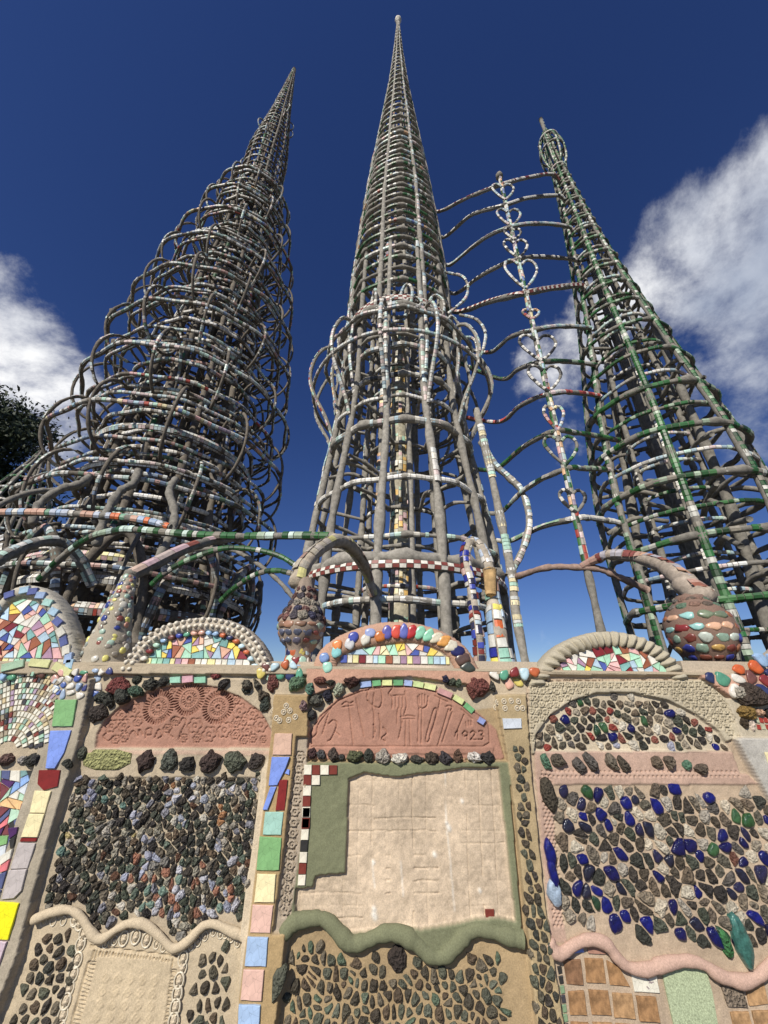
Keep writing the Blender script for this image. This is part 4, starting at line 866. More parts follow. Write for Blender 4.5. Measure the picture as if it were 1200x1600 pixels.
for yf, rd, pal in front: rd = rd*(1.3 if yf < 440 else 1)*random.uniform(.8, 1.15); T.ring(rc(solve_h(yf, X, Y, rc))*1.01, solve_h(yf, X, Y, rc), rd, NL if yf > 440 else 8, pal, ln=.06)
h = solve_h(200, X, Y, rc)
while h < 28.3:
    T.ring(rc(h)*1.02, h, .038 if h < 22 else .026, 8, PALE if random.random() < .4 else GREEN, nseg=24, ln=.05, cover=.75); h += .52 if h < 22 else .4
T.ring(rc(solve_h(880, X, Y, rc))*1.035, solve_h(882, X, Y, rc), .05, 0, MAROW, kz=1.5, seq=True, ln=.075, rows=2, A=.8, name='checkered_band')
hb = solve_h(468, X, Y, rc); T.ring(rc(hb)*1.02, hb, .05, 0, MAROW, kz=2., seq=True, ln=.07, rows=3, A=.9, name='checkered_band', flat=None) if False else T.ring(rc(hb)*1.02, hb, .05, 0, MAROW, kz=2., seq=True, ln=.07, rows=3, A=.9, name='checkered_band')
for i in range(NL):
    a = -pi/2+(i-.42)*2*pi/NL
    pal = [None, PALE, None, PALE, None, [(.4, .62, .52), (.5, .64, .58), (.6, .4, .4)], None, PALE, None, None, PALE, None][i]
    T.leg(hk[:9], ck[:9], a, .066, .046, pal if pal else None, patch=True, bulges=(2.9, 3.7, 5.2, 6.6, 8.), ln=.09, th=.01)
for i in range(8):
    a = -pi/2+(i+.5)*2*pi/8; T.leg([8.5]+hk[8:], [1.13]+ck[8:], a, .055, .022, PALE if i % 3 == 0 else None, n=130)
for i in range(8):      # inner cage
    a = i*2*pi/8+.2; T.leg([0, 8, 12, 20], [.72, .6, .5, .25], a, .06, .03, [PALE, MIXED, None, BW][i % 4], name='inner_leg', ln=.06)
for k in range(26): h = 1.8+k*.62; T.ring(np.interp(h, [0, 8, 12, 20], [.72, .6, .5, .25]), h, .035, 8, random.choice([BW, PALE, None, MIXED]), nseg=28, name='inner_ring', ln=.05)
for k in range(10):     # struts tying inner and outer cage
    h = 2.4+k*.62
    for j in range(6):
        a = random.uniform(0, 2*pi); p0 = pol(X, Y, .62, a+.2, h); p1 = pol(X, Y, rc(h)*.98, a, h+random.uniform(-.1, .25)); T.curve(smooth_curve([p0, ((p0[0]+p1[0])/2, (p0[1]+p1[1])/2, h+.1), p1], 8), .03, name='strut')
# mosaic core
mb = MB(); hh = np.linspace(0, 9, 60); p = np.stack([np.full(60, X), np.full(60, Y), hh], -1); rr = .15+.018*np.sin(hh*5.)+.01*np.sin(hh*13); tube(mb, p, rr, 14, up=(0, -1, 0), col=(.4, .37, .28)); obj('core_column', mb, M_CEM, T.root)
for a_ in np.arange(-1.8, 1.9, .45): chips(T.ch, p, rr*1.02, (sin(a_), -cos(a_), 0), [(.7, .62, .4), (.7, .68, .6), (.35, .55, .42), (.6, .42, .42), (.5, .48, .38), (.25, .24, .2), (.7, .45, .15), (.4, .38, .3)], ln=.10, A=.2, cover=.8, th=.014)
# basket of hoops
for i in range(NL):
    a = -pi/2+(i-.42)*2*pi/NL
    q = [(rc(5.75), 5.75), (1.46, 6.25), (1.76, 6.85), (1.8, 7.35), (1.64, 7.85), (1.42, 8.0), (1.36, 7.8), (1.4, 7.3), (1.3, 6.7), (1.2, 6.3)]
    p = smooth_curve([pol(X, Y, r_, a, z_) for r_, z_ in q], 34); T.curve(p, .032, random.choice([PALE, PALE, MIXED]), up=radial(p, X, Y, 0), A=1.1, name='basket_hoop')
    a2 = a+pi/NL; q = [(1.2, 7.95), (1.3, 8.25), (1.32, 8.6), (1.2, 8.85), (1.12, 8.6), (1.15, 8.2)]
    p = smooth_curve([pol(X, Y, r_, a2+.1*sin(k_), z_) for k_, (r_, z_) in enumerate(q)], 20); T.curve(p, .028, PALE, up=radial(p, X, Y, 0), name='basket_hoop')
T.ring(1.74, 6.9, .036, 0, PALE, name='basket_ring'); T.ring(1.55, 7.75, .04, NL, PALE, name='basket_ring'); T.ring(1.3, 8.15, .075, NL, PALE, name='basket_ring')
for k, (x_, r_) in enumerate(((-.08, .22), (.22, .22))):    # wheel ornament under the checkered band
    c0 = np.array([X+x_*1., Y-1.2, 8.35]); p = np.array([c0+np.array([.14*cos(t_), 0, .14*sin(t_)]) for t_ in np.linspace(0, 2*pi, 18, endpoint=False)]); T.curve(p, .02, PALE, closed=True, up=(0, -1, 0), name='wheel_ornament')
# tip
mb = MB(); zt = np.array([28.2, 28.6, 29, 29.3, 29.42, 29.5, 29.62, 29.8]); rt = [.06, .05, .045, .04, .13, .15, .1, .01]
tube(mb, np.stack([np.full(8, X), np.full(8, Y), zt], -1), rt, 10, up=(0, -1, 0), col=(.55, .52, .46), rough=.02); obj('finial', mb, M_CEM, T.root)
# side loops towards the pole
def pxc(pts, Y0, Y1, n=30): return smooth_curve([W(x, y, Y0+(Y1-Y0)*i/(len(pts)-1)) for i, (x, y) in enumerate(pts)], n)
p = pxc([(752, 690), (770, 722), (790, 742), (812, 763), (824, 792), (826, 826), (813, 868), (794, 900)], 5.3, 5.1, 36); T.curve(p, np.interp(np.arange(36), [0, 12, 35], [.055, .05, .05]), PALE, up=(0, -1, 0), name='side_loop', seg=8, A=.7)
p = pxc([(744, 640), (764, 725), (778, 790), (790, 850), (800, 900), (806, 960), (822, 1040)], 5.25, 5., 30); T.curve(p, .06, [(.6, .62, .6), (.7, .62, .4), (.4, .6, .5)], up=(0, -1, 0), name='side_leg', seg=8, patchy=True)
for pts in ([(688, 424), (706, 428), (722, 432), (731, 446), (728, 465), (713, 480), (698, 492)], [(718, 492), (745, 500), (758, 520), (755, 545), (748, 560)], [(700, 552), (712, 535), (725, 528), (740, 530), (746, 548), (744, 580)]):
    T.curve(pxc(pts, 5.45, 5.45, 20), .03, PALE, name='side_loop')
T.done()

# ---------------- left tower
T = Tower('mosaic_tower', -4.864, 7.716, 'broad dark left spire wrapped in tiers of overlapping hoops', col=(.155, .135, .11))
X, Y = T.X, T.Y
lh = [0, 2.5, 4, 5, 6, 7, 8, 9.5, 11, 13, 15, 18, 21, 25, 30.0]; lr = [2.36, 2.36, 2.38, 2.4, 2.42, 2.4, 2.32, 2.22, 2.06, 1.88, 1.58, 1.12, .73, .38, .05]
ro = lambda h: float(np.interp(h, lh, lr))
ri = lambda h: max(.045, ro(h)-float(np.interp(h, [0, 3, 5, 9, 13, 16, 18, 20, 21, 30], [.3, .6, 1.0, 1.1, 1.0, .75, .45, .12, .0, .0])))
DARK = [(.55, .56, .55), (.5, .52, .5), (.3, .28, .25), (.25, .35, .33), (.4, .25, .22), (.2, .26, .36), (.6, .58, .52), (.1, .16, .1), (.33, .42, .4)]
h = 3.3; k = 0
while h < 18.8:
    sp = 1.5 if h < 12 else 1.7; na = 11 if h < 12 else 9; a0_ = (k % 2)*pi/11; vz0 = float(np.interp(h, [3, 6, 12, 17, 20], [.7, .82, .85, .7, .45]))
    for i in range(na):
        a = a0_+2*pi*i/na+random.uniform(-.02, .02); o_, i_ = ro(h)*1.01, ri(h); rm = (o_+i_)/2; hr = (o_-i_)/2+.03
        t_ = np.linspace(0, 2*pi, 30, endpoint=False); vz = vz0*random.uniform(.96, 1.04); tw = random.uniform(-.03, .03)
        p = np.stack([X+(rm+hr*np.cos(t_))*np.cos(a+tw*np.sin(t_)), Y+(rm+hr*np.cos(t_))*np.sin(a+tw*np.sin(t_)), h+vz*np.sin(t_)], -1)
        T.curve(p, .031, random.choice([DARK, DARK, PALE, None]), closed=True, up=np.array([cos(a), sin(a), -.2]), name='hoop', patchy=True)
    T.ring(ro(h)*1.005, h, .05, na, random.choice([PALE, DARK, MIXED]), name='outer_ring', ln=.07, bulge=.3)
    T.ring((ri(h)+ro(h))/2, h+vz0, .042, na, random.choice([PALE, DARK]), name='outer_ring')
    for dz in (.0, .36, .72, 1.1): T.ring(ri(h+dz)*1.01+(.25 if dz == .36 else 0), h+dz+.1, .055, 12, random.choice([DARK, PALE, WHITE]), name='ring', bulge=.3, ln=.06)
    if k % 2: T.ring((ri(h)+ro(h))/2+.15, h-.45, .038, na, DARK, name='outer_ring')
    for dz in (.45, .95): T.ring(ro(h+dz)-float(np.interp(h, [0, 16, 20], [.32, .3, .12])), h+dz, .04, na, random.choice([PALE, DARK, MIXED]), name='outer_ring', ln=.06)
    h += sp; k += 1
for yf, pal in ((905, WHITE), (868, [(.7, .65, .35), (.65, .45, .45), (.6, .6, .55), (.4, .4, .36)]), (722, WHITE), (665, PALE)):
    h = solve_h(yf, X, Y, lambda q: ri(q)+.25); T.ring(ri(h)+.25, h, .06, 0, pal, name='wide_band', kz=1.4, rows=2, ln=.06, A=1.1, cover=.95)
h = 17.4
while h < 29.4:
    T.ring(max(ri(h), ro(h)*.6)*1.03, h, .034 if h < 24 else .026, 8, random.choice([DARK, PALE]), nseg=26, ln=.06, cover=.6)
    if random.random() < .8 and h < 26:
        a = random.uniform(0, 2*pi); t_ = np.linspace(0, 2*pi, 16, endpoint=False); r_ = ri(h)
        T.curve(np.stack([X+(r_+.17*np.cos(t_))*cos(a), Y+(r_+.17*np.cos(t_))*sin(a), h+.34*np.sin(t_)], -1), .024, DARK, closed=True, name='hoop')
    h += .40 if h < 24 else .28
for i in range(12): T.leg([0]+lh[1:], [ri(0)]+[ri(q)*(1 if q < 18 else 1) for q in lh[1:]], i*2*pi/12+.1, .085, .022, [DARK, WHITE, None, GREEN, None, MIXED][i % 6], n=170, ln=.07)
for i in range(8): T.leg([0, 8, 14, 24], [1.0, .75, .5, .2], i*2*pi/8, .075, .03, DARK if i % 2 else None, name='inner_leg', n=100)
for k in range(34): h = 1.7+k*.56; T.ring(np.interp(h, [0, 8, 14, 24], [1.0, .75, .5, .2]), h, .036, 8, random.choice([DARK, None, BW]), nseg=26, name='inner_ring')
for k in range(16):
    h = 2+k*.65
    for j in range(7):
        a = random.uniform(0, 2*pi); p0 = pol(X, Y, .8, a+.25, h); p1 = pol(X, Y, ri(h)*1., a, h+random.uniform(-.3, .3)); T.curve(smooth_curve([p0, ((p0[0]+p1[0])/2, (p0[1]+p1[1])/2, h+.12), p1], 8), .032, name='strut')
for h in (2.2, 2.75, 3.4): T.ring(2.1, h, .07, 12, random.choice([BW, PALE, MIXED]), kz=1.6, name='wide_band', rows=2, ln=.05)
for i in range(12):     # arches round the base
    a = i*2*pi/12+.1; p = smooth_curve([pol(X, Y, 2.05, a, 2.3), pol(X, Y, 2.2, a+.08, 3.3), pol(X, Y, 2.25, a+.26, 3.9), pol(X, Y, 2.2, a+.44, 3.3), pol(X, Y, 2.05, a+.52, 2.3)], 24)
    T.curve(p, .07, random.choice([None, DARK]), up=radial(p, X, Y, 0), name='base_arch', seg=8)
for a_, h_ in ((pi+.3, 9.3), (pi+.75, 9.3)):
    q = pol(X, Y, ro(h_), a_, h_); p = np.stack([np.full(7, q[0]), np.full(7, q[1]), q[2]+np.array([-.02, .12, .24, .32, .4, .48, .54])], -1); T.curve(p, np.array([.05, .045, .05, .05, .085, .09, .03]), name='finial', seg=8)
T.done()

# ---------------- right tower
T = Tower('mosaic_tower', 4.38, 5.08, 'right spire studded with green bottle glass, a small crown and rod at its tip')
X, Y = T.X, T.Y
rh = [0, 2, 3, 4, 5, 6, 7, 8, 9.5, 11, 13, 14.5, 16.]; rr_ = [1.0, 1.0, 1.03, 1.07, 1.0, .88, .74, .61, .44, .31, .19, .12, .07]
rf = lambda h: float(np.interp(h, rh, rr_))
yf = 925; hs = []
for yf in (930, 828, 735, 660, 595, 545, 500, 466, 438, 412, 390, 370): hs.append(solve_h(yf, X, Y, rf, 1, 16))
h = hs[-1]+.5
while h < 14.1: hs.append(h); h += .42
for h in hs: T.ring(rf(h)*1.03, h, .052 if h < 6 else .036, 8, GREEN if random.random() < .85 else MIXED, ln=.07, A=1.15, cover=.9, nseg=44)
for i in range(len(hs)-1):
    T.ring(rf((hs[i]+hs[i+1])/2)*(.85 if hs[i] > 5 else .97), (hs[i]+hs[i+1])/2, .032, 8, GREEN if i % 2 else PALE, nseg=30, name='inner_ring')
for i in range(8): T.leg(rh, rr_, -pi/2+(i+.25)*2*pi/8, .05, .026, GREEN, n=110, ln=.06, patch=False, cover=.92, A=1.1)
for i in range(6): T.leg([0, 3, 6, 10], [.55, .5, .42, .22], i*2*pi/6, .05, .03, [BW, WHITE, None][i % 3], name='inner_leg', ln=.04)
for k in range(17): h = 1.9+k*.48; T.ring(np.interp(h, [0, 3, 6, 10], [.55, .5, .42, .22]), h, .03, 6, random.choice([BW, PALE, None, GREEN]), nseg=24, name='inner_ring', ln=.04)
T.leg([0, 12], [.1, .08], .3, .17, .06, [(.5, .48, .42), (.1, .1, .1), (.6, .58, .5)], name='core_column', ln=.08)
T.leg([0, 3, 8.5], [1.0, .9, .2], 1.9, .09, .06, None, name='brace'); T.leg([0, 4, 8], [.3, .6, .6], -1.2, .08, .05, None, name='brace')
for i in range(70):
    h = random.uniform(1.8, 8.5); a = random.uniform(0, 6.28); p0 = pol(X, Y, .3, a+.4, h); p1 = pol(X, Y, rf(h), a, h+random.uniform(-.2, .2)); T.curve(smooth_curve([p0, ((p0[0]+p1[0])/2, (p0[1]+p1[1])/2, h+.1), p1], 8), .035, name='strut')
# crown and rod
for h, r_ in ((14.0, .16), (14.9, .29), (15.5, .24)): T.ring(r_, h, .035, 0, PALE, nseg=26, name='crown_ring')
for i in range(8):
    a = i*pi/4; p = smooth_curve([pol(X, Y, .12, a, 14.0), pol(X, Y, .24, a, 14.2), pol(X, Y, .3, a, 14.8), pol(X, Y, .25, a, 15.45), pol(X, Y, .1, a, 15.9)], 20); T.curve(p, .024, GREEN, name='crown_hoop')
T.leg([14, 16.9], [.02, .01], 0, .05, .045, [(.4, .55, .45), (.1, .25, .1), (.5, .6, .55)], name='finial_rod', patch=False)
T.done()

# ---------------- small green spire far left
q = W(70, 706, 9.5); T = Tower('mosaic_tower', q[0], q[1], 'small green spire beyond the broad left tower, half out of frame'); X, Y = T.X, T.Y; top = q[2]
for i in range(8): T.leg([0, top-2.5, top], [1.5, 1.0, .05], i*pi/4+.2, .06, .03, GREEN, ln=.08, cover=.7)
for k in range(int(top/.42)-1): h = .6+k*.42; T.ring(np.interp(h, [0, top-2.5, top], [1.5, 1.0, .05]), h, .035, 8, random.choice([GREEN, PALE]), nseg=30)
T.leg([0, top-.5], [.05, .02], 0, .09, .04, None, name='core_column'); T.done()

# ================================================================== POLE WITH HEARTS AND ITS SPANS
PXp, PYp = 2.42, 4.382
pole = thing('heart_pole', (PXp, PYp, 0), 'slim mosaic pole strung with heart-shaped loops between the middle and right spires', 'ornamental pole')
ch = MB(); zz = np.linspace(0, 12.0, 110); pp = np.stack([np.full(110, PXp), np.full(110, PYp), zz], -1); rad = np.interp(zz, [0, 3.2, 12], [.055, .042, .034])
mb = MB(); tube(mb, pp, rad, 9, up=(0, -1, 0), col=CEM); obj('shaft', mb, M_CEM, pole)
for a_ in (-1., 0, 1.): chips(ch, pp[28:], rad[28:]*1.03, (sin(a_), -cos(a_), 0), GREEN+PALE+MIXED, ln=.09, A=.48, cover=.9)
mb = MB(); tube(mb, np.array([[PXp, PYp, 11.95], [PXp, PYp, 12.05], [PXp, PYp, 12.12]]), [.07, .08, .05], 8, up=(0, -1, 0)); obj('cap', mb, M_CEM, pole)
def polez(py):
    lo, hi = 0, 14
    for _ in range(40):
        mid = (lo+hi)/2
        if proj((PXp, PYp, mid))[1] > py: lo = mid
        else: hi = mid
    return lo
def heart(yb, yt, wpx, pal):
    zb_, zt_ = polez(yb), polez(yt); dep = (np.array([PXp, PYp, (zb_+zt_)/2])-CAM)@Fw; hw = wpx/2*dep/FPX; H_ = zt_-zb_
    for sg in (-1, 1):
        p = smooth_curve([(PXp, PYp-.03, zb_), (PXp+sg*hw*.55, PYp-.03, zb_+H_*.3), (PXp+sg*hw*.97, PYp-.03, zb_+H_*.68), (PXp+sg*hw*.85, PYp-.03, zb_+H_*.95), (PXp+sg*hw*.45, PYp-.03, zb_+H_*1.02), (PXp+sg*hw*.08, PYp-.03, zb_+H_*.84)], 24)
        mb = MB(); tube(mb, p, .021, 7, up=(0, -1, 0)); obj('heart_loop', mb, M_CEM, pole); chips(ch, p, .022, (0, -1, -.2), pal, ln=.05, A=1.1)
def c1(v): return 170+v/2.308
def c2_(v): return 600+v/2.609
for yb, yt, w_, pal in ((c1(335), c1(280), 34, PALE), (c1(430), c1(370), 37, PALE), (c1(478), c1(440), 26, BW), (c1(545), c1(480), 37, BW), (c1(655), c1(555), 51, PALE), (c1(765), c1(732), 26, MIXED), (c1(915), c1(825), 58, BW), (c1(1025), c1(935), 52, BW), (c1(1165), c1(1080), 31, MIXED), (c2_(335), c2_(222), 52, GREEN), (c2_(530), c2_(440), 40, BW)): heart(yb, yt, w_, pal)
obj('mosaic_chips', ch, M_CHIP, pole, smooth=False, kind='stuff')
def c1p(l): return [(680+a/2.308, 170+b/2.308) for a, b in l]
def c2p(l): return [(740+a/2.609, 600+b/2.609) for a, b in l]
spans = [(c1p([(20, 370), (120, 320), (238, 275), (330, 250), (420, 237)]), MAROW, 'topmost'), (c1p([(40, 460), (130, 385), (245, 350), (340, 322), (445, 315)]), BW, 'second from the top'), (c1p([(60, 560), (160, 480), (262, 430), (370, 415), (475, 425)]), PALE, 'third from the top'),
         (c1p([(80, 665), (170, 600), (288, 545), (390, 535), (500, 545)]), BW, 'fourth from the top'), (c1p([(90, 733), (200, 695), (315, 668), (420, 648), (518, 638)]), MAROW, 'checkered'), (c1p([(190, 880), (270, 825), (350, 800), (450, 785), (550, 790)]), MAROW+PALE, 'sixth from the top'),
         (c1p([(235, 975), (300, 940), (375, 915), (470, 912), (565, 922)]), GREEN+BW, 'seventh from the top'), (c1p([(230, 1130), (310, 1070), (405, 1030), (490, 1023), (585, 1035)]), [(.62, .5, .5), (.6, .6, .56), (.5, .1, .08), (.25, .04, .04)], 'pink and white'), (c2p([(95, 345), (200, 260), (325, 195), (420, 200), (530, 218), (600, 232)]), GREEN, 'green studded'),
         (c2p([(115, 520), (210, 430), (365, 350), (450, 345), (540, 350)]), PALE+GREEN, 'third from the bottom'), (c2p([(150, 640), (260, 590), (410, 550), (480, 548), (570, 562)]), [(.7, .68, .62), (.66, .64, .6), (.3, .45, .3)], 'white topped second from the bottom')]
def strand(name, pts, label, cat, rad, pal, group=None, col=CEM, n=44, radv=None, seg=8, seq=False, rows=1, mosa='mosaic_chips', A=1.0, ln=.07, root=None, partname='bar'):
    c = smooth_curve(pts, n); org = tuple(c[0])
    t = root or thing(name, org, label, cat, group)
    mb = MB(); tube(mb, c, radv if radv is not None else rad, seg, up=(0.05, -1, .0), col=col); obj(partname, mb, M_CEM, t)
    if pal:
        ch = MB()
        for aa in ((-.8, .8) if rad > .05 and not seq else (0,)): chips(ch, c, np.asarray(radv if radv is not None else rad)*1.03, (0.05+.7*sin(aa), -1, .7*sin(aa)), pal, ln=ln, A=A if aa == 0 else .5, cover=.9, seq=seq, rows=rows)
        obj(mosa, ch, M_CHIP, t, smooth=False, kind='stuff')
    return t
for pts, pal, nm in spans:
    n = len(pts); Ys = [5.75, 5.1, PYp, 4.6, 4.85, 4.95]; pz = [W(x, y, Ys[i]) for i, (x, y) in enumerate(pts)]
    def tip(q, TX, TY, fr):
        d_ = np.array([q[0]-TX, q[1]-TY]); d_ /= np.hypot(*d_); return np.array([TX+fr(q[2])*d_[0], TY+fr(q[2])*d_[1], q[2]-.02])
    t0 = tip(pz[0], .281, 6.011, rc); sl_ = (pz[1][2]-pz[0][2])/(np.hypot(*(pz[1]-pz[0])[:2])+1e-6); t0[2] = pz[0][2]-1.1*sl_*np.hypot(*(pz[0]-t0)[:2]); pz = [t0]+pz
    if len(pz) == 6: pz = pz+[tip(pz[-1], 4.38, 5.08, rf)]
    strand('arched_span', pz, f'{nm} thin mosaic span crossing the heart pole between two spires', 'arched bar', .037 if nm != 'checkered' else .05, pal, 'arched bars across the heart pole', seq=(nm == 'checkered'), rows=2 if nm == 'checkered' else 1)
strand('arched_span', [W(807, 901, 5.0), W(855, 887, 4.6), W(909, 887, PYp), W(940, 890, 4.3), W(970, 903, 4.25), W(1012, 922, 4.3)], 'lowest bare reddish span through the foot of the heart pole', 'arched bar', .04, None, 'arched bars across the heart pole', col=(.3, .21, .17))

# ================================================================== BUTTRESS ARMS, URNS, COLUMNS ON THE WALL
def lathe(mb, c, prof, col, seg=28, noise=.004):
    a = np.linspace(0, 2*pi, seg, endpoint=False); V = []
    for z, r in prof: V.append(np.stack([c[0]+r*np.cos(a), c[1]+r*np.sin(a), np.full(seg, z)], -1))
    V = np.stack(V); V += rng.normal(0, noise, V.shape); n = len(prof); i = np.arange(n-1)[:, None]; j = np.arange(seg)[None]
    mb.add(V, np.stack([i*seg+j, i*seg+(j+1) % seg, (i+1)*seg+(j+1) % seg, (i+1)*seg+j], -1).reshape(-1, 4), None, col)
def knob(c, nrm, r, col, t=.4, squash=1., jit=.1):
    """a rounded piece lying on a curved surface at c with outward normal nrm"""
    nrm = np.asarray(nrm, float); nrm /= np.linalg.norm(nrm); e1 = np.cross([0, 0, 1.], nrm); e1 /= np.linalg.norm(e1)+1e-9; e2 = np.cross(nrm, e1); n = 9; a = np.linspace(0, 2*pi, n, endpoint=False)
    rad = 1+rng.uniform(-jit, jit, n); V = []
    for s_, h_ in ((1.02, -.35), (.98, .35*t/.4*.4), (.72, .75*t), (.3, t)): V.append(c+r*(s_*rad[:, None]*(np.cos(a)[:, None]*e1+squash*np.sin(a)[:, None]*e2)+h_*nrm+rng.normal(0, jit*.12, (n, 3))))
    V.append((c+nrm*r*t*1.04)[None]); V = np.concatenate(V); k = np.arange(n); k2 = (k+1) % n
    return V, np.concatenate([np.stack([b*n+k, b*n+k2, (b+1)*n+k2, (b+1)*n+k], -1) for b in range(3)]), np.stack([3*n+k, 3*n+k2, np.full(n, 4*n)], -1)
def stud(root, c, prof, rows, pal, mt, name, dens=1., t=.4, jit=.2, col_fn=None, sq=.75, smo=True):
    for z, r_, size in rows:
        size = size*1.08; n = max(6, int(2*pi*r_/(size*1.98)*dens)); dz = .02; zz = [q[0] for q in prof]; rr = [q[1] for q in prof]
        sl_ = (np.interp(z+dz, zz, rr)-np.interp(z-dz, zz, rr))/(2*dz); off = random.random()
        for i in range(n):
            a = 2*pi*(i+off)/n
            if sin(a) > .45: continue       # rear side hidden against the tower, left bare
            nr = np.array([cos(a), sin(a), -sl_]); pt = np.array([c[0]+r_*cos(a), c[1]+r_*sin(a), z+random.uniform(-.004, .004)])
            V, Q, T_ = knob(pt, nr, size*random.uniform(.85, 1.12), None, t*(1 if mt is M_STONE else .62), sq*random.uniform(.85, 1.2), jit); mb = MB(); mb.add(V, Q, T_, pick(pal)); obj(name, mb, mt, root, smooth=smo)
# urn over pilaster 2
c0 = W(465, 1040, 2.6); cz = lambda py: W(465, py, 2.6)[2]; k_ = np.linalg.norm(W(500, 985, 2.6)-W(465, 985, 2.6))/35
urn = thing('urn_buttress', (c0[0], 2.6, c0[2]), 'studded dark urn left of the middle arch with a curved arm rising behind it', 'urn')
prof = [(cz(1052), .10), (cz(1040), .085), (cz(1022), .078), (cz(1012), .09), (cz(1000), .125), (cz(985), .148), (cz(972), .15), (cz(958), .122), (cz(945), .09), (cz(930), .068), (cz(915), .056), (cz(905), .054)]
mb = MB(); lathe(mb, c0, prof, (.3, .24, .19)); obj('urn_body', mb, M_WALL, urn)
pr = sorted(prof); R_ = lambda py: np.interp(cz(py), [q[0] for q in pr], [q[1] for q in pr])
stud(urn, c0, pr, [(cz(y_), R_(y_), s_) for y_, s_ in ((1004, .026), (992, .028))], [(.1, .11, .16), (.3, .36, .42), (.2, .06, .05), (.25, .42, .35), (.14, .13, .18), (.3, .17, .12)], M_TILE, 'pottery_piece')
stud(urn, c0, pr, [(cz(980), R_(980), .032)], [(.33, .17, .11), (.36, .2, .13), (.3, .4, .33), (.25, .15, .1)], M_TILE, 'pottery_piece', sq=.55)
stud(urn, c0, pr, [(cz(y_), R_(y_), s_) for y_, s_ in ((967, .026), (956, .026), (945, .026), (934, .022), (923, .018))], [(.12, .06, .05), (.07, .06, .07), (.2, .18, .15), (.05, .05, .09), (.28, .25, .2), (.16, .08, .07)], M_STONE, 'stone', jit=.25, t=.55, smo=False, sq=1.)
stud(urn, c0, pr, [(cz(y_), R_(y_), .022) for y_ in (1046, 1034, 1022)], POT, M_TILE, 'pottery_piece', sq=1.2)
arm = [(cz(912) and W(465, 912, 2.6)), W(472, 888, 2.68), W(492, 864, 2.85), W(512, 850, 3.05), W(528, 845, 3.25), W(545, 852, 3.5), W(562, 872, 3.9), W(574, 898, 4.3), W(583, 930, 4.45)]
strand('', arm, '', '', .06, [(.3, .2, .16), (.4, .36, .28), (.5, .47, .2), (.42, .38, .33), (.36, .33, .27)], radv=np.interp(np.arange(44), [0, 12, 24, 43], [.062, .05, .062, .05]), root=urn, partname='arm', col=(.42, .36, .28), ln=.08)
# tall cone over pilaster 1
c0 = W(163, 1040, 2.62); czz = lambda py: W(163, py, 2.62)[2]
cone = thing('cone_buttress', (c0[0], 2.62, c0[2]), 'leaning bottle-shaped cone with pottery bits left of the shell-edged arch', 'buttress')
ax = smooth_curve([W(163, 1046, 2.62), W(170, 1010, 2.62), W(180, 975, 2.62), W(192, 935, 2.64), W(203, 900, 2.68)], 24); rv = np.interp(np.arange(24), [0, 4, 9, 15, 20, 23], [.135, .135, .11, .08, .055, .045])
mb = MB(); tube(mb, ax, rv, 20, up=(0, -1, 0), col=(.36, .32, .25), rough=.02); obj('cone_body', mb, M_WALL, cone)
t_, o_, b_ = frames(ax, (0, -1, 0))
for k in range(1, 23):
    for a_ in np.linspace(-1.4, 1.4, 5):
        if random.random() < (.3 if k < 12 else .1): continue
        a2 = a_+random.uniform(-.2, .2); nr = cos(a2)*o_[k]+sin(a2)*b_[k]; V, Q, T_ = knob(ax[k]+nr*rv[k], nr, random.uniform(.014, .023)*(1 if k < 16 else .8), None, .35, random.uniform(.8, 1.2)); mb = MB(); mb.add(V, Q, T_, pick([(.25, .28, .26), (.6, .58, .5), (.25, .08, .06), (.4, .55, .45), (.7, .65, .2), (.35, .3, .25), (.04, .06, .25), (.3, .27, .22), (.5, .25, .18)])); obj('pottery_piece', mb, M_TILE, cone)
strand('', [W(203, 900, 2.68), W(235, 884, 2.85), W(285, 860, 3.2), W(333, 845, 3.7), W(380, 840, 4.3)], '', '', .045, [(.45, .5, .55), (.55, .4, .42), (.4, .42, .44), (.25, .08, .06), (.5, .42, .38), (.6, .45, .36)], root=cone, partname='arm', ln=.16)
# globe urn at right
c0 = W(1112, 1040, 2.85); cz = lambda py: W(1112, py, 2.85)[2]
urn = thing('urn_buttress', (c0[0], 2.85, c0[2]), 'big round urn of dark red and turquoise pottery behind the right end of the wall', 'urn')
prof = [(cz(1050), .08), (cz(1038), .10), (cz(1026), .15), (cz(1010), .195), (cz(990), .213), (cz(972), .205), (cz(955), .17), (cz(942), .12), (cz(932), .08)]
mb = MB(); lathe(mb, c0, prof, (.2, .13, .1)); obj('urn_body', mb, M_WALL, urn); pr = sorted(prof)
stud(urn, c0, pr, [(cz(y_), R2, s_) for y_, R2, s_ in [(y2, np.interp(cz(y2), [q[0] for q in pr], [q[1] for q in pr]), s2) for y2, s2 in ((1030, .032), (1016, .036), (1001, .036))]], [(.22, .4, .36), (.04, .05, .25), (.16, .04, .03), (.3, .13, .07), (.5, .32, .1), (.22, .32, .25), (.18, .06, .04), (.4, .45, .4)], M_TILE, 'pottery_piece', dens=.9)
stud(urn, c0, pr, [(cz(y_), np.interp(cz(y_), [q[0] for q in pr], [q[1] for q in pr]), s_) for y_, s_ in ((985, .042), (967, .045))], [(.3, .55, .52), (.62, .38, .25), (.2, .03, .03), (.16, .2, .13), (.5, .52, .5), (.3, .12, .06)], M_TILE, 'pottery_piece', sq=.6)
stud(urn, c0, pr, [(cz(y_), np.interp(cz(y_), [q[0] for q in pr], [q[1] for q in pr]), s_) for y_, s_ in ((951, .035), (940, .025))], [(.12, .09, .07), (.1, .16, .11), (.2, .12, .09), (.16, .14, .12)], M_PEB, 'stone')
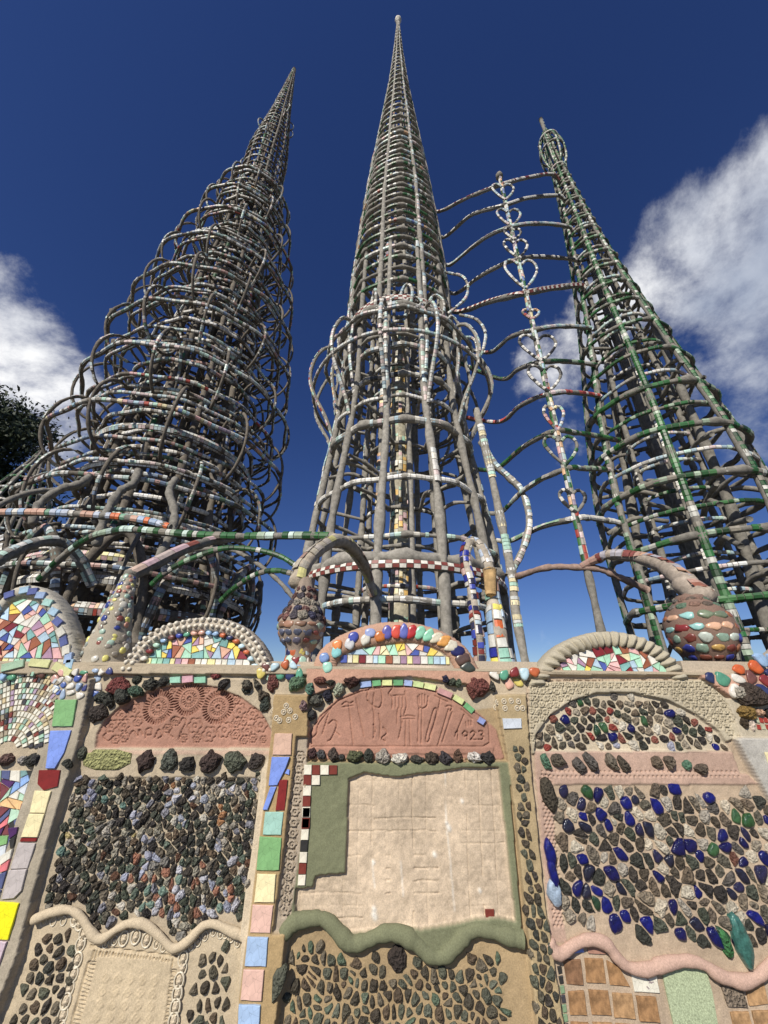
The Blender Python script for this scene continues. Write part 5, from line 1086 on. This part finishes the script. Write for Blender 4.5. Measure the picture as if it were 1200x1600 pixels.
strand('', [W(1095, 935, 2.9), W(1070, 912, 3.1), W(1047, 891, 3.4), W(1008, 874, 3.8), W(955, 867, 4.1), W(925, 877, 4.3), W(909, 885, PYp)], '', '', .05, [(.3, .12, .08), (.4, .25, .2), (.5, .3, .2), (.2, .06, .05), (.35, .33, .36)], radv=np.interp(np.arange(44), [0, 14, 43], [.095, .075, .04]), root=urn, partname='arm', col=(.38, .32, .26), ln=.06)
# hooped pair of columns right of the middle arch
col_ = thing('hooped_column', tuple(W(765, 1040, 2.65)), 'pair of pottery-wrapped columns joined by a hoop, right of the middle arch', 'column')
pts = [(752, 1046), (749, 1010), (746, 985), (741, 951), (735, 910), (728, 885), (727, 864), (733, 849), (742, 846), (751, 854), (759, 870), (765, 890), (767, 915), (771, 945), (775, 975), (781, 1010), (787, 1046)]
c = smooth_curve([W(x, y, 2.68 if i in (0, 1, 2, 14, 15, 16) else 2.7+.03*min(i, 16-i)) for i, (x, y) in enumerate(pts)], 90)
rv = np.interp(np.arange(90), [0, 20, 40, 60, 72, 80, 89], [.036, .036, .035, .036, .045, .055, .07]); mb = MB(); tube(mb, c, rv, 12, up=(0, -1, 0), col=(.42, .37, .3)); obj('hoop', mb, M_CEM, col_)
t_, o_, b_ = frames(c, (0, -1, 0))
ch = MB()
for aa in (-1.1, 0., 1.1):
    chips(ch, c[:38], rv[:38]*1.03, np.cos(aa)*o_[:38]+np.sin(aa)*b_[:38], [(.03, .04, .3), (.05, .07, .35), (.6, .58, .52), (.03, .03, .06), (.2, .04, .03), (.45, .55, .6), (.5, .35, .3)], ln=.04, A=.52, th=.008)
    chips(ch, c[42:60], rv[42:60]*1.03, np.cos(aa)*o_[42:60]+np.sin(aa)*b_[42:60], [(.45, .52, .62), (.4, .36, .3), (.6, .58, .54)], ln=.05, A=.52, cover=.7)
    chips(ch, c[66:], rv[66:]*1.03, np.cos(aa)*o_[66:]+np.sin(aa)*b_[66:], [(.62, .38, .27), (.03, .04, .32), (.3, .42, .55), (.6, .14, .04), (.6, .6, .55), (.7, .62, .15), (.28, .5, .4), (.45, .55, .65)], ln=.065, A=.52, th=.01)
obj('mosaic_chips', ch, M_TILE, col_, smooth=False, kind='stuff')
q0 = W(765, 893, 2.78); q1 = W(767, 930, 2.76); p = smooth_curve([q0+np.array([0, 0, .02]), q0, (q0+q1)/2, q1], 12); mb = MB(); tube(mb, p[2:], np.interp(np.arange(10), [0, 9], [.052, .038]), 16, up=(0, -1, 0), col=(.45, .3, .14), rough=.02); obj('clay_pot', mb, M_CEM, col_)
mb = MB(); tube(mb, p[:4], [.03, .05, .055, .045], 14, up=(0, -1, 0), col=(.4, .5, .62), rough=.01); obj('blue_cup', mb, M_TILE, col_)

# ---------- spans from the left spire to the middle spire, over the wall
def L2(l): return [(a/2.4, 560+b/2.4) for a, b in l]
def ys(pts, Y0, Y1): return [W(x, y, Y0+(Y1-Y0)*i/(len(pts)-1)) for i, (x, y) in enumerate(pts)]
strand('arched_span', ys(L2([(150, 830), (240, 740), (340, 672), (430, 648), (500, 642), (700, 660), (900, 668), (1080, 666), (1255, 668)]), 4.6, 3.3), 'long green-edged bar running level from the left spire to the urn arm', 'arched bar', .038, GREEN+[(.5, .62, .55), (.4, .5, .45)], n=60)
strand('arched_span', ys(L2([(-60, 590), (0, 580), (120, 578), (250, 582), (370, 590), (450, 596), (560, 612), (640, 634)]), 4.6, 4.8), 'bar with orange and blue pottery bits low across the left spire', 'arched bar', .05, [(.6, .15, .05), (.3, .4, .55), (.6, .58, .52), (.45, .5, .6), (.5, .3, .22), (.15, .3, .2)])
strand('arched_span', ys(L2([(570, 850), (620, 805), (700, 760), (830, 715), (940, 716), (1040, 738), (1115, 780)]), 5.2, 4.9), 'upper of two green glass-studded bars curving left of the middle spire', 'arched bar', .036, GREEN)
strand('arched_span', ys(L2([(830, 910), (870, 870), (950, 815), (1030, 796), (1115, 812)]), 5.4, 4.9), 'lower of two green glass-studded bars curving left of the middle spire', 'arched bar', .034, GREEN)
strand('arched_span', ys(L2([(700, 720), (850, 715), (950, 760), (1040, 830), (1110, 910)]), 5.4, 4.9), 'thin dark bare bar sloping down behind the green studded bars', 'arched bar', .03, None)
strand('arched_span', ys(L2([(-40, 570), (60, 520), (150, 497), (250, 490), (330, 470)]), 4.8, 5.6), 'bare cement bar rising from the left edge to the white-banded ring', 'arched bar', .04, None)
strand('arched_span', ys(L2([(-30, 770), (60, 720), (150, 690), (230, 690), (300, 750), (350, 850)]), 4.2, 5.4), 'thick white-studded arch at the left edge above the first wall arch', 'arched bar', .07, PALE)
strand('arched_span', ys(L2([(120, 620), (150, 545), (230, 490), (300, 470), (340, 440)]), 4.9, 5.3), 'bare bent cement branch beside the orange and blue bar', 'arched bar', .055, None)
strand('arched_span', ys(L2([(360, 700), (400, 580), (450, 500), (500, 470), (520, 420)]), 5.0, 5.4), 'bare cement branch rising through the white ring of the left spire', 'arched bar', .06, None)
strand('arched_span', ys(L2([(590, 760), (640, 660), (655, 580), (635, 500), (660, 450)]), 5.0, 5.6), 'bare forked cement branch right of the centre of the left spire', 'arched bar', .06, None)

# ================================================================== TREES AT LEFT
def tree(X, Y, zc, rx, rz, label, nl=2600, seed=3, ls=.16):
    t = thing('broadleaf_tree', (X, Y, 0), label, 'tree', 'trees beyond the left spire'); rg = np.random.default_rng(seed)
    mb = MB(); tube(mb, smooth_curve([(X, Y, 0), (X+.2, Y, zc*.35), (X-.1, Y+.1, zc*.7), (X, Y, zc)], 20), np.linspace(.32, .1, 20), 10, up=(0, -1, 0), col=(.09, .07, .05))
    cl = []
    for i in range(38):
        d = rg.normal(0, 1, 3); d /= np.linalg.norm(d); f_ = rg.uniform(.35, 1.); c = np.array([X, Y, zc])+d*np.array([rx, rx, rz])*f_; cl.append(c)
        if i % 2 == 0: tube(mb, smooth_curve([(X, Y, zc*.6), tuple((np.array([X, Y, zc*.7])+c)/2+rg.normal(0, .2, 3)), tuple(c)], 10), np.linspace(.09, .02, 10), 6, up=(0, -1, .01), col=(.09, .07, .05))
    obj('trunk', mb, M_BARK, t)
    cen = np.array(cl)[rg.integers(0, len(cl), nl)]+rg.normal(0, 1, (nl, 3))*np.array([.42, .42, .32])*rx*.55
    e1 = rg.normal(0, 1, (nl, 3)); e1 /= np.linalg.norm(e1, axis=1)[:, None]; e2 = np.cross(e1, rg.normal(0, 1, (nl, 3))); e2 /= np.linalg.norm(e2, axis=1)[:, None]; s_ = (ls*rg.uniform(.6, 1.3, nl))[:, None]
    V = np.stack([cen-e1*s_, cen+e2*s_*.4, cen+e1*s_, cen-e2*s_*.4], 1).reshape(-1, 3); Q = np.arange(nl*4).reshape(-1, 4)
    cc = np.array([(.022, .035, .014), (.03, .045, .018), (.016, .026, .012)])[rg.integers(0, 3, nl)]
    mb = MB(); mb.add(V, Q, None, np.repeat(cc, 4, 0)); obj('crown', mb, M_LEAF, t, smooth=False)
q = W(-55, 690, 15); tree(q[0], 15, q[2], 2.6, 2.6, 'dark leafy tree at the left edge beside the small green spire', 30000, 3, .12)
q = W(15, 800, 17); tree(q[0], 17, q[2], 2.2, 1.8, 'lower dark tree seen between the bars behind the small green spire', 14000, 5, .12)

for o in bpy.data.objects:
    if '_o' in o: del o['_o']
